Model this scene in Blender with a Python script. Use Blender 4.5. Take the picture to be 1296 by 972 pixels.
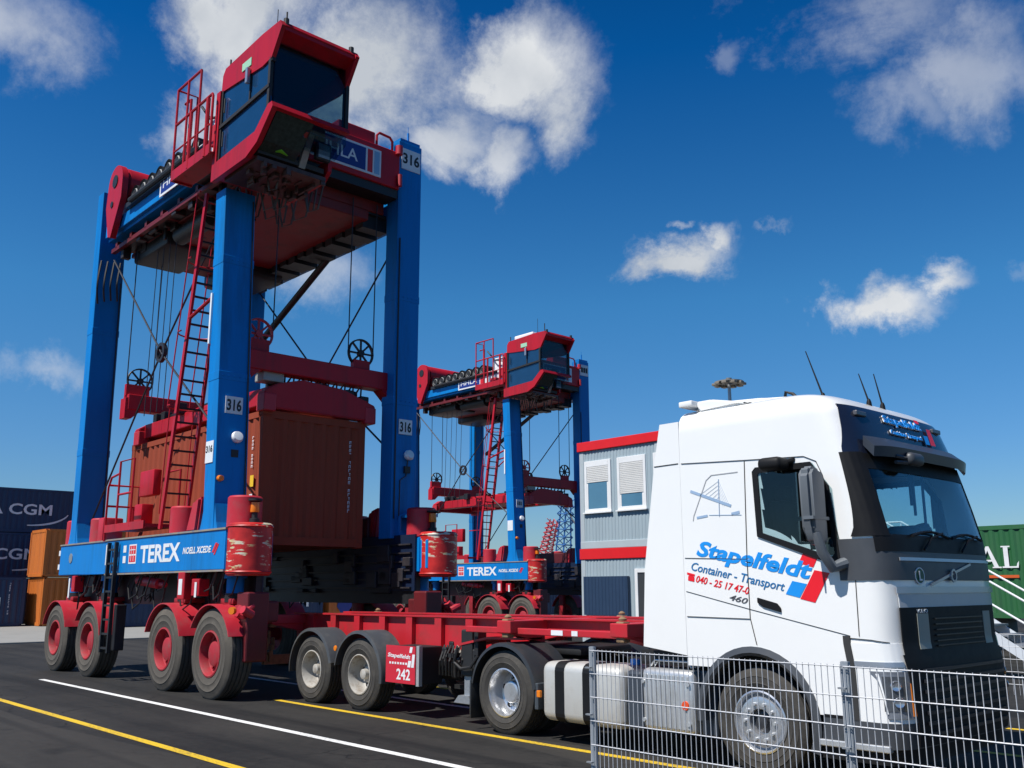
import bpy, bmesh, math, random
from mathutils import Vector, Matrix
random.seed(7)
R = math.radians
for o in list(bpy.data.objects): bpy.data.objects.remove(o)
S = bpy.context.scene
COL = S.collection

# ------------------------------------------------------------------ camera
RC = ((0.67772407, -0.15741463, -0.71826925), (0.73530941, 0.14085112, 0.66293365), (-0.00318643, -0.97743624, 0.21120666))
cd = bpy.data.cameras.new('camera'); cam = bpy.data.objects.new('camera', cd); COL.objects.link(cam)
cd.sensor_fit = 'HORIZONTAL'; cd.sensor_width = 36; cd.lens = 33.208; cd.clip_start = 0.05; cd.clip_end = 3000
m = Matrix([[RC[i][0], -RC[i][1], -RC[i][2], (0, 0, 1.8)[i]] for i in range(3)] + [[0, 0, 0, 1]])
cam.matrix_world = m
S.camera = cam

# ------------------------------------------------------------------ sky, sun, exposure
SUN_EL, SUN_AZ = 56.0, -98.0
def px_dir(u, v):
    q = Vector((u - 648, v - 486, 1195.48))
    return Vector([sum(RC[i][j] * q[j] for j in range(3)) for i in range(3)]).normalized(), q.length
W = bpy.data.worlds.new('World'); S.world = W; W.use_nodes = True
NT = W.node_tree; NT.nodes.clear()
def nn(t, tp, **kw):
    n = t.nodes.new(tp)
    for k, v in kw.items(): setattr(n, k, v)
    return n
def math_(t, op, a, b=None, clamp=False):
    n = nn(t, 'ShaderNodeMath', operation=op, use_clamp=clamp)
    for i, x in enumerate((a, b)):
        if x is None: continue
        if isinstance(x, (int, float)): n.inputs[i].default_value = x
        else: t.links.new(x, n.inputs[i])
    return n.outputs[0]
def build_world():
    t = NT
    sky = nn(t, 'ShaderNodeTexSky', sky_type='NISHITA', sun_disc=False, sun_elevation=R(SUN_EL), sun_rotation=R(90 - SUN_AZ), altitude=0, air_density=1.0, dust_density=0.15, ozone_density=3.0)
    tint = nn(t, 'ShaderNodeMix', data_type='RGBA', blend_type='MULTIPLY'); tint.inputs[0].default_value = 1
    t.links.new(sky.outputs[0], tint.inputs[6])
    tc = nn(t, 'ShaderNodeTexCoord')
    sz = nn(t, 'ShaderNodeSeparateXYZ'); t.links.new(tc.outputs['Generated'], sz.inputs[0])
    rp = nn(t, 'ShaderNodeValToRGB'); el = rp.color_ramp.elements
    el[0].position = SKY_TINT[0][0]; el[0].color = SKY_TINT[0][1]; el[1].position = SKY_TINT[-1][0]; el[1].color = SKY_TINT[-1][1]
    for p_, c_ in SKY_TINT[1:-1]: e_ = el.new(p_); e_.color = c_
    t.links.new(sz.outputs['Z'], rp.inputs[0]); t.links.new(rp.outputs[0], tint.inputs[7])
    n1 = nn(t, 'ShaderNodeTexNoise'); n1.inputs['Scale'].default_value = 5.5; n1.inputs['Detail'].default_value = 9; n1.inputs['Roughness'].default_value = 0.6
    n1.inputs['Distortion'].default_value = 0.6
    t.links.new(tc.outputs['Generated'], n1.inputs['Vector'])
    n2 = nn(t, 'ShaderNodeTexNoise'); n2.inputs['Scale'].default_value = 17; n2.inputs['Detail'].default_value = 9; n2.inputs['Roughness'].default_value = .70
    t.links.new(tc.outputs['Generated'], n2.inputs['Vector'])
    nz = math_(t, 'ADD', math_(t, 'MULTIPLY', math_(t, 'SUBTRACT', n1.outputs['Fac'], 0.5), 3.2), math_(t, 'MULTIPLY', math_(t, 'SUBTRACT', n2.outputs['Fac'], 0.5), 2.2))
    acc = None
    def wv(node, amp):
        q1 = nn(t, 'ShaderNodeVectorMath', operation='SUBTRACT'); t.links.new(node.outputs['Color'], q1.inputs[0]); q1.inputs[1].default_value = (.5, .5, .5)
        q2 = nn(t, 'ShaderNodeVectorMath', operation='SCALE'); t.links.new(q1.outputs[0], q2.inputs[0]); q2.inputs['Scale'].default_value = amp; return q2.outputs[0]
    wa = nn(t, 'ShaderNodeVectorMath', operation='ADD'); t.links.new(tc.outputs['Generated'], wa.inputs[0]); t.links.new(wv(n1, .13), wa.inputs[1])
    wb = nn(t, 'ShaderNodeVectorMath', operation='ADD'); t.links.new(wa.outputs[0], wb.inputs[0]); t.links.new(wv(n2, .045), wb.inputs[1])
    #        u    v    ru   rv  strength
    for u, v, ru, rv, k in ((10, 20, 165, 115, .60), (310, 40, 180, 140, 1.15), (445, 95, 185, 135, 1.2), (245, 150, 75, 75, .8), (580, 180, 85, 55, .8), (672, 85, 90, 105, 1.1), (640, 200, 50, 45, .8),
                            (862, 330, 82, 34, 1.1), (902, 314, 32, 38, 1.0), (1122, 384, 98, 40, 1.1), (1192, 356, 46, 30, 1.0), (1240, 90, 135, 100, .46), (1110, 15, 160, 80, .36), (1160, 130, 80, 60, .30), (45, 455, 100, 36, .42), (385, 330, 90, 60, .55),
                            (925, 45, 26, 30, .18), (965, 305, 20, 10, .2), (860, 283, 14, 9, .4), (1300, 345, 26, 14, .15), (205, 165, 40, 40, .5)):
        c, L = px_dir(u, v)
        a = Vector((RC[0][0], RC[1][0], RC[2][0])); a = (a - c * a.dot(c)).normalized(); b = c.cross(a).normalized()
        sub = nn(t, 'ShaderNodeVectorMath', operation='SUBTRACT'); t.links.new(wb.outputs[0], sub.inputs[0]); sub.inputs[1].default_value = c
        ds = []
        for ax, r in ((a, ru), (b, rv)):
            d = nn(t, 'ShaderNodeVectorMath', operation='DOT_PRODUCT'); t.links.new(sub.outputs[0], d.inputs[0]); d.inputs[1].default_value = ax * (L / r)
            ds.append(math_(t, 'POWER', math_(t, 'ABSOLUTE', d.outputs['Value']), 2.0))
        f = math_(t, 'SUBTRACT', 1.0, math_(t, 'SQRT', math_(t, 'ADD', ds[0], ds[1])))
        front = nn(t, 'ShaderNodeVectorMath', operation='DOT_PRODUCT'); t.links.new(tc.outputs['Generated'], front.inputs[0]); front.inputs[1].default_value = c
        e = math_(t, 'ADD', math_(t, 'MULTIPLY', f, 1.45), math_(t, 'MULTIPLY', nz, .72))
        mr = nn(t, 'ShaderNodeMapRange', interpolation_type='SMOOTHSTEP'); t.links.new(e, mr.inputs[0])
        mr.inputs[1].default_value = .02; mr.inputs[2].default_value = 1.45; mr.inputs[3].default_value = 0; mr.inputs[4].default_value = k
        core = math_(t, 'MULTIPLY', mr.outputs[0], math_(t, 'GREATER_THAN', front.outputs['Value'], 0.3))
        acc = core if acc is None else math_(t, 'MAXIMUM', acc, core)
    acc = math_(t, 'MINIMUM', acc, 0.97)
    n3 = nn(t, 'ShaderNodeTexNoise'); n3.inputs['Scale'].default_value = 7; n3.inputs['Detail'].default_value = 6
    mp = nn(t, 'ShaderNodeMapping'); mp.inputs['Location'].default_value = (3, 1, 7); t.links.new(tc.outputs['Generated'], mp.inputs[0]); t.links.new(mp.outputs[0], n3.inputs['Vector'])
    cr = nn(t, 'ShaderNodeValToRGB'); cr.color_ramp.elements[0].position = .36; cr.color_ramp.elements[1].position = .66
    cr.color_ramp.elements[0].color = CLOUD_LO; cr.color_ramp.elements[1].color = CLOUD_HI
    t.links.new(n3.outputs['Fac'], cr.inputs[0])
    mix = nn(t, 'ShaderNodeMix', data_type='RGBA'); t.links.new(acc, mix.inputs[0]); t.links.new(tint.outputs[2], mix.inputs[6]); t.links.new(cr.outputs[0], mix.inputs[7])
    bg = nn(t, 'ShaderNodeBackground'); bg.inputs[1].default_value = SKY_STR; t.links.new(mix.outputs[2], bg.inputs[0])
    out = nn(t, 'ShaderNodeOutputWorld'); t.links.new(bg.outputs[0], out.inputs[0])
SKY_STR = 0.057
SKY_TINT = ((0.0, (.85, 1.05, 1.25, 1)), (.14, (.62, 1.12, 1.58, 1)), (.29, (.44, 1.25, 1.74, 1)), (.52, (.035, .80, 1.55, 1)), (.8, (.02, .30, .70, 1)))
CLOUD_LO = (8.2, 8.8, 9.6, 1); CLOUD_HI = (13.5, 13.7, 13.8, 1)
build_world()
sl = bpy.data.lights.new('sun', 'SUN'); sun = bpy.data.objects.new('sun', sl); COL.objects.link(sun)
sl.energy = 5.0; sl.angle = R(0.5); sl.color = (1, .965, .915)
sd = Vector((math.cos(R(SUN_AZ)) * math.cos(R(SUN_EL)), math.sin(R(SUN_AZ)) * math.cos(R(SUN_EL)), math.sin(R(SUN_EL))))
sun.rotation_euler = sd.to_track_quat('Z', 'Y').to_euler(); sun.location = (0, -20, 40)
S.view_settings.view_transform = 'Standard'; S.view_settings.look = 'None'; S.view_settings.gamma = 1
S.view_settings.exposure = 0.2; S.view_settings.use_curve_mapping = False

# ------------------------------------------------------------------ materials
MATS = {}
def mat(name, col, rough=.5, metal=0, var=.12, scale=3.0, bump=0.0, bscale=40, dirt=None, dirt_amt=.0, dscale=2.0, spec=.5, streak=False, coat=0, edge=None):
    if name in MATS: return MATS[name]
    M = bpy.data.materials.new(name); M.use_nodes = True; t = M.node_tree; b = t.nodes['Principled BSDF']
    tc = nn(t, 'ShaderNodeTexCoord'); vec = tc.outputs['Object']
    if streak:
        mp = nn(t, 'ShaderNodeMapping'); mp.inputs['Scale'].default_value = (1, 1, .12); t.links.new(vec, mp.inputs[0]); svec = mp.outputs[0]
    else: svec = vec
    n = nn(t, 'ShaderNodeTexNoise'); n.inputs['Scale'].default_value = scale; n.inputs['Detail'].default_value = 6; n.inputs['Roughness'].default_value = .65
    t.links.new(svec, n.inputs['Vector'])
    mx = nn(t, 'ShaderNodeMix', data_type='RGBA'); t.links.new(n.outputs['Fac'], mx.inputs[0])
    lo = [max(0, c * (1 - var)) for c in col]; hi = [min(1, c * (1 + var)) for c in col]
    mx.inputs[6].default_value = (*lo, 1); mx.inputs[7].default_value = (*hi, 1)
    cout = mx.outputs[2]
    if dirt is not None:
        n2 = nn(t, 'ShaderNodeTexNoise'); n2.inputs['Scale'].default_value = dscale; n2.inputs['Detail'].default_value = 9; n2.inputs['Roughness'].default_value = .72
        t.links.new(svec, n2.inputs['Vector'])
        mr = nn(t, 'ShaderNodeMapRange'); t.links.new(n2.outputs['Fac'], mr.inputs[0]); mr.inputs[1].default_value = .48; mr.inputs[2].default_value = .72; mr.inputs[3].default_value = 0; mr.inputs[4].default_value = dirt_amt
        m2 = nn(t, 'ShaderNodeMix', data_type='RGBA'); t.links.new(mr.outputs[0], m2.inputs[0]); t.links.new(cout, m2.inputs[6]); m2.inputs[7].default_value = (*dirt, 1)
        cout = m2.outputs[2]
    t.links.new(cout, b.inputs['Base Color'])
    rr = nn(t, 'ShaderNodeMapRange'); t.links.new(n.outputs['Fac'], rr.inputs[0]); rr.inputs[3].default_value = max(.02, rough - .08); rr.inputs[4].default_value = min(1, rough + .1)
    t.links.new(rr.outputs[0], b.inputs['Roughness'])
    b.inputs['Metallic'].default_value = metal; b.inputs['Specular IOR Level'].default_value = spec; b.inputs['Coat Weight'].default_value = coat
    if bump:
        n3 = nn(t, 'ShaderNodeTexNoise'); n3.inputs['Scale'].default_value = bscale; n3.inputs['Detail'].default_value = 5; t.links.new(vec, n3.inputs['Vector'])
        bp = nn(t, 'ShaderNodeBump'); bp.inputs['Strength'].default_value = bump; bp.inputs['Distance'].default_value = .01; t.links.new(n3.outputs['Fac'], bp.inputs['Height']); t.links.new(bp.outputs[0], b.inputs['Normal'])
    MATS[name] = M; return M
def glass_mat(name, tint, refl=.06, rough=.02, dens=.6):
    M = bpy.data.materials.new(name); M.use_nodes = True; t = M.node_tree; t.nodes.clear()
    tr = nn(t, 'ShaderNodeBsdfTransparent'); tr.inputs[0].default_value = (*tint, 1)
    gl = nn(t, 'ShaderNodeBsdfGlossy'); gl.inputs['Roughness'].default_value = rough; gl.inputs[0].default_value = (.9, .95, 1, 1)
    lw = nn(t, 'ShaderNodeLayerWeight'); lw.inputs['Blend'].default_value = .5
    fr = math_(t, 'ADD', math_(t, 'MULTIPLY', math_(t, 'POWER', lw.outputs['Facing'], 4.0), .55), .03)
    mx = nn(t, 'ShaderNodeMixShader'); t.links.new(fr, mx.inputs[0]); t.links.new(tr.outputs[0], mx.inputs[1]); t.links.new(gl.outputs[0], mx.inputs[2])
    o = nn(t, 'ShaderNodeOutputMaterial'); t.links.new(mx.outputs[0], o.inputs[0]); return M

red = mat('carrier red paint', (.46, .010, .022), .42, dirt=(.12, .02, .02), dirt_amt=.55, dscale=2.2, bump=.05, streak=True, spec=.3)
redbright = mat('red fender paint', (.50, .018, .035), .5, dirt=(.32, .07, .07), dirt_amt=.8, dscale=3, bump=.05)
blue = mat('carrier blue paint', (.001, .195, .56), .45, dirt=(.012, .075, .17), dirt_amt=.65, dscale=1.7, streak=True, spec=.22)
rustedge = mat('worn steel edge', (.30, .26, .20), .6, dirt=(.05, .12, .3), dirt_amt=.9, dscale=6, var=.4)
darksteel = mat('dark machinery steel', (.014, .014, .016), .5, var=.5, scale=8, bump=.1)
blacksteel = mat('black rubber', (.014, .014, .015), .6, var=.3, scale=10)
greysteel = mat('galvanised steel', (.34, .36, .38), .45, metal=.55, var=.25, scale=25)
cablem = mat('steel rope', (.03, .032, .04), .5, metal=.3)
white = mat('white sign paint', (.78, .79, .80), .4, dirt=(.45, .45, .45), dirt_amt=.3)
black = mat('black lettering', (.012, .012, .014), .5)
navy = mat('navy sign paint', (.012, .03, .22), .4)
signred = mat('red sign paint', (.65, .012, .02), .4)
scuff = mat('scuffed red drum', (.62, .022, .02), .4, dirt=(.62, .52, .30), dirt_amt=.0)
tyre = mat('dusty tyre rubber', (.040, .037, .033), .85, dirt=(.10, .09, .075), dirt_amt=.6, dscale=5, bump=.2, bscale=60)
bigtyre = mat('dusty carrier tyre rubber', (.075, .066, .054), .88, dirt=(.15, .13, .105), dirt_amt=.6, dscale=3, bump=.2, bscale=60)
tread = mat('tread rubber', (.022, .022, .022), .8, dirt=(.05, .048, .045), dirt_amt=.5, dscale=6, bump=.3, bscale=30)
rimred = mat('red rim paint', (.36, .016, .028), .65, dirt=(.20, .075, .065), dirt_amt=.9, dscale=5)
rimrust = mat('rusty white rim', (.42, .40, .36), .5, dirt=(.16, .10, .05), dirt_amt=.9, dscale=7)
rimsteel = mat('polished steel rim', (.62, .63, .65), .3, metal=.75, dirt=(.25, .24, .22), dirt_amt=.5, dscale=8)
amber = mat('amber lens', (.75, .20, .01), .25)
cwhite = mat('truck white paint', (.83, .83, .81), .22, var=.03, scale=2, coat=.4)
cgrey = mat('truck grey plastic', (.055, .060, .068), .45, var=.15, scale=8)
cnavy = mat('truck dark visor paint', (.012, .016, .032), .18, var=.1, coat=.3)
cblack = mat('truck black plastic', (.008, .008, .009), .55, var=.2, scale=12, spec=.25)
chrome = mat('satin silver trim', (.42, .45, .50), .3, metal=.6)
seam = mat('panel gap', (.03, .03, .03), .7)
alu = mat('ribbed aluminium', (.62, .63, .63), .38, metal=.6, dirt=(.35, .33, .29), dirt_amt=.5, dscale=4)
tankm = mat('brushed aluminium tank', (.60, .59, .55), .45, metal=.35, dirt=(.40, .36, .30), dirt_amt=.6, dscale=3)
lblue = mat('bright blue lettering', (.01, .27, .75), .35)
dblue = mat('steel blue lettering', (.02, .16, .38), .35)
lred = mat('bright red lettering', (.78, .01, .02), .35)
fadeblue = mat('faded blue drawing ink', (.30, .42, .58), .4)
chassis = mat('chassis red paint', (.50, .018, .028), .42, dirt=(.16, .05, .04), dirt_amt=.6, dscale=2.5)
mudg = mat('dark plastic mudguard', (.06, .064, .068), .42, dirt=(.12, .115, .10), dirt_amt=.6, dscale=3)
brown = mat('brown container paint', (.29, .055, .024), .65, dirt=(.20, .04, .018), dirt_amt=.6, dscale=1.6, streak=True, spec=.25)
cma = mat('navy container paint', (.008, .028, .085), .5, dirt=(.03, .05, .09), dirt_amt=.5, streak=True)
orange = mat('orange container paint', (.55, .15, .02), .55, dirt=(.30, .09, .03), dirt_amt=.6, streak=True)
dred = mat('dark red container paint', (.22, .025, .03), .55, dirt=(.1, .03, .02), dirt_amt=.5, streak=True)
green = mat('green container paint', (.022, .12, .042), .5, dirt=(.05, .12, .06), dirt_amt=.6, streak=True)
clad = mat('pale grey cladding', (.34, .42, .46), .45, dirt=(.28, .345, .38), dirt_amt=.5, streak=True)
trimred = mat('red roof trim', (.70, .012, .015), .4)
pvc = mat('white window plastic', (.78, .79, .79), .35)
shut = mat('white roller shutter', (.66, .66, .64), .5)
wallshade = mat('dark blue wall shadow', (.02, .045, .095), .5)  # shadow tone for the sheet on the office wall
glass = glass_mat('cab glass', (.80, .87, .88))
wglass = glass_mat('windscreen glass', (.78, .90, .93))
tintglass = glass_mat('tinted cab glass', (.62, .72, .75))
darkglass = mat('dark carrier cab glass', (.004, .008, .016), .08, var=.2, spec=.6)
sideglass = mat('blue carrier cab glass', (.010, .045, .11), .1, var=.3, scale=2, spec=.6)
bglass = mat('office window glass', (.08, .20, .30), .06, spec=.8)
lampm = mat('lamp lens', (.85, .86, .85), .2)
screen = mat('mirror glass', (.10, .12, .12), .05, metal=.9)
dash = mat('cab interior', (.035, .034, .034), .7, var=.3)
cable_grey = mat('pale hose', (.25, .25, .24), .6)
hiviz = mat('green cloth', (.15, .5, .02), .8)

def asphalt_mat():
    M = bpy.data.materials.new('asphalt'); M.use_nodes = True; t = M.node_tree; b = t.nodes['Principled BSDF']
    tc = nn(t, 'ShaderNodeTexCoord')
    def noise(sc, det=6, ro=.6, vec=None):
        n = nn(t, 'ShaderNodeTexNoise'); n.inputs['Scale'].default_value = sc; n.inputs['Detail'].default_value = det; n.inputs['Roughness'].default_value = ro
        t.links.new(vec or tc.outputs['Object'], n.inputs['Vector']); return n.outputs['Fac']
    mp = nn(t, 'ShaderNodeMapping'); mp.inputs['Scale'].default_value = (.12, 1.3, 1); t.links.new(tc.outputs['Object'], mp.inputs[0])
    big = noise(.35); fine = noise(140, 3); streak = noise(1.0, 5, .6, mp.outputs[0]); mid = noise(9, 5)
    f = math_(t, 'ADD', math_(t, 'MULTIPLY', big, .35), math_(t, 'ADD', math_(t, 'MULTIPLY', streak, .4), math_(t, 'ADD', math_(t, 'MULTIPLY', fine, .22), math_(t, 'MULTIPLY', mid, .2))))
    cr = nn(t, 'ShaderNodeValToRGB'); e = cr.color_ramp.elements; e[0].position = .48; e[0].color = (.010, .010, .010, 1); e[1].position = .72; e[1].color = (.040, .037, .033, 1)
    t.links.new(f, cr.inputs[0])
    # pale specks and little stains
    sp = nn(t, 'ShaderNodeTexVoronoi'); sp.inputs['Scale'].default_value = 3.0; t.links.new(tc.outputs['Object'], sp.inputs['Vector'])
    ms = nn(t, 'ShaderNodeMapRange'); t.links.new(sp.outputs['Distance'], ms.inputs[0]); ms.inputs[1].default_value = .035; ms.inputs[2].default_value = .02; ms.inputs[3].default_value = 0; ms.inputs[4].default_value = .5
    mx = nn(t, 'ShaderNodeMix', data_type='RGBA'); t.links.new(ms.outputs[0], mx.inputs[0]); t.links.new(cr.outputs[0], mx.inputs[6]); mx.inputs[7].default_value = (.12, .115, .105, 1)
    col = mx.outputs[2]
    def over(col, fac, c):
        m_ = nn(t, 'ShaderNodeMix', data_type='RGBA'); t.links.new(fac, m_.inputs[0]); t.links.new(col, m_.inputs[6]); m_.inputs[7].default_value = c; return m_.outputs[2]
    wn = nn(t, 'ShaderNodeTexNoise'); wn.inputs['Scale'].default_value = 1.2; wn.inputs['Detail'].default_value = 8; t.links.new(tc.outputs['Object'], wn.inputs['Vector'])
    wadd = nn(t, 'ShaderNodeVectorMath', operation='ADD'); ws = nn(t, 'ShaderNodeVectorMath', operation='SCALE'); t.links.new(wn.outputs['Color'], ws.inputs[0]); ws.inputs['Scale'].default_value = 1.1
    t.links.new(tc.outputs['Object'], wadd.inputs[0]); t.links.new(ws.outputs[0], wadd.inputs[1])
    ve = nn(t, 'ShaderNodeTexVoronoi', feature='DISTANCE_TO_EDGE'); ve.inputs['Scale'].default_value = .22; t.links.new(wadd.outputs[0], ve.inputs['Vector'])
    mc = nn(t, 'ShaderNodeMapRange'); t.links.new(ve.outputs['Distance'], mc.inputs[0]); mc.inputs[1].default_value = .0015; mc.inputs[2].default_value = .004; mc.inputs[3].default_value = .85; mc.inputs[4].default_value = 0
    col = over(col, mc.outputs[0], (.006, .006, .006, 1))
    mp2 = nn(t, 'ShaderNodeMapping'); mp2.inputs['Scale'].default_value = (.05, .55, 1); t.links.new(tc.outputs['Object'], mp2.inputs[0])
    vp = nn(t, 'ShaderNodeTexVoronoi'); vp.inputs['Scale'].default_value = 1.0; t.links.new(mp2.outputs[0], vp.inputs['Vector'])
    sp2 = nn(t, 'ShaderNodeSeparateXYZ'); t.links.new(vp.outputs['Color'], sp2.inputs[0])
    mpp = nn(t, 'ShaderNodeMapRange'); t.links.new(sp2.outputs['X'], mpp.inputs[0]); mpp.inputs[1].default_value = .55; mpp.inputs[2].default_value = .95; mpp.inputs[3].default_value = 0; mpp.inputs[4].default_value = .28
    col = over(col, mpp.outputs[0], (.075, .068, .058, 1))
    mp3 = nn(t, 'ShaderNodeMapping'); mp3.inputs['Scale'].default_value = (.035, 2.2, 1); t.links.new(tc.outputs['Object'], mp3.inputs[0])
    tm = noise(1.0, 4, .55, mp3.outputs[0]); mt = nn(t, 'ShaderNodeMapRange'); t.links.new(tm, mt.inputs[0]); mt.inputs[1].default_value = .54; mt.inputs[2].default_value = .70; mt.inputs[3].default_value = 0; mt.inputs[4].default_value = .75
    col = over(col, mt.outputs[0], (.008, .008, .008, 1))
    oi = noise(.9, 3, .5); mo = nn(t, 'ShaderNodeMapRange'); t.links.new(oi, mo.inputs[0]); mo.inputs[1].default_value = .66; mo.inputs[2].default_value = .74; mo.inputs[3].default_value = 0; mo.inputs[4].default_value = .7
    col = over(col, mo.outputs[0], (.007, .007, .007, 1))
    t.links.new(col, b.inputs['Base Color']); b.inputs['Roughness'].default_value = .82; b.inputs['Specular IOR Level'].default_value = .3
    bp = nn(t, 'ShaderNodeBump'); bp.inputs['Strength'].default_value = .5; bp.inputs['Distance'].default_value = .006; t.links.new(noise(170, 4), bp.inputs['Height']); t.links.new(bp.outputs[0], b.inputs['Normal'])
    return M
def line_mat(name, col):
    M = bpy.data.materials.new(name); M.use_nodes = True; t = M.node_tree; b = t.nodes['Principled BSDF']
    tc = nn(t, 'ShaderNodeTexCoord')
    n = nn(t, 'ShaderNodeTexNoise'); n.inputs['Scale'].default_value = 28; n.inputs['Detail'].default_value = 7; n.inputs['Roughness'].default_value = .75; t.links.new(tc.outputs['Object'], n.inputs['Vector'])
    n2 = nn(t, 'ShaderNodeTexNoise'); n2.inputs['Scale'].default_value = .8; n2.inputs['Detail'].default_value = 4; t.links.new(tc.outputs['Object'], n2.inputs['Vector'])
    f = math_(t, 'ADD', n.outputs['Fac'], math_(t, 'MULTIPLY', n2.outputs['Fac'], .4))
    mr = nn(t, 'ShaderNodeMapRange'); t.links.new(f, mr.inputs[0]); mr.inputs[1].default_value = .70; mr.inputs[2].default_value = .90; mr.inputs[3].default_value = 0; mr.inputs[4].default_value = .85
    mx = nn(t, 'ShaderNodeMix', data_type='RGBA'); t.links.new(mr.outputs[0], mx.inputs[0]); mx.inputs[6].default_value = (*col, 1); mx.inputs[7].default_value = (.06, .06, .055, 1)
    t.links.new(mx.outputs[2], b.inputs['Base Color']); b.inputs['Roughness'].default_value = .7; return M
def drum_mat():
    M = bpy.data.materials.new('scraped red drum paint'); M.use_nodes = True; t = M.node_tree; b = t.nodes['Principled BSDF']
    tc = nn(t, 'ShaderNodeTexCoord'); mp = nn(t, 'ShaderNodeMapping'); mp.inputs['Scale'].default_value = (1.4, 1.4, 6.5); t.links.new(tc.outputs['Object'], mp.inputs[0])
    n = nn(t, 'ShaderNodeTexNoise'); n.inputs['Scale'].default_value = 1.9; n.inputs['Detail'].default_value = 10; n.inputs['Roughness'].default_value = .62; t.links.new(mp.outputs[0], n.inputs['Vector'])
    mr = nn(t, 'ShaderNodeMapRange'); t.links.new(n.outputs['Fac'], mr.inputs[0]); mr.inputs[1].default_value = .55; mr.inputs[2].default_value = .58
    g1 = nn(t, 'ShaderNodeTexNoise'); g1.inputs['Scale'].default_value = 1.6; g1.inputs['Detail'].default_value = 2; t.links.new(tc.outputs['Object'], g1.inputs['Vector'])
    gm = nn(t, 'ShaderNodeMapRange'); t.links.new(g1.outputs['Fac'], gm.inputs[0]); gm.inputs[1].default_value = .42; gm.inputs[2].default_value = .47
    wear = math_(t, 'MULTIPLY', mr.outputs[0], gm.outputs[0])
    n2 = nn(t, 'ShaderNodeTexNoise'); n2.inputs['Scale'].default_value = 4; n2.inputs['Detail'].default_value = 6; t.links.new(tc.outputs['Object'], n2.inputs['Vector'])
    cr = nn(t, 'ShaderNodeValToRGB'); e = cr.color_ramp.elements; e[0].position = .4; e[0].color = (.62, .50, .24, 1); e[1].position = .6; e[1].color = (.70, .66, .54, 1); t.links.new(n2.outputs['Fac'], cr.inputs[0])
    c2 = nn(t, 'ShaderNodeValToRGB'); e = c2.color_ramp.elements; e[0].position = .35; e[0].color = (.40, .012, .012, 1); e[1].position = .65; e[1].color = (.66, .025, .02, 1); t.links.new(n2.outputs['Fac'], c2.inputs[0])
    mx = nn(t, 'ShaderNodeMix', data_type='RGBA'); t.links.new(wear, mx.inputs[0]); t.links.new(c2.outputs[0], mx.inputs[6]); t.links.new(cr.outputs[0], mx.inputs[7])
    t.links.new(mx.outputs[2], b.inputs['Base Color']); b.inputs['Roughness'].default_value = .45; return M
asphalt = asphalt_mat(); drumm = drum_mat()
wline = line_mat('white road paint', (.80, .80, .78)); yline = line_mat('yellow road paint', (.72, .47, .015))
concrete = mat('pale concrete', (.27, .265, .245), .85, dirt=(.2, .195, .18), dirt_amt=.6, dscale=.6, bump=.2, bscale=20)

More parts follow.
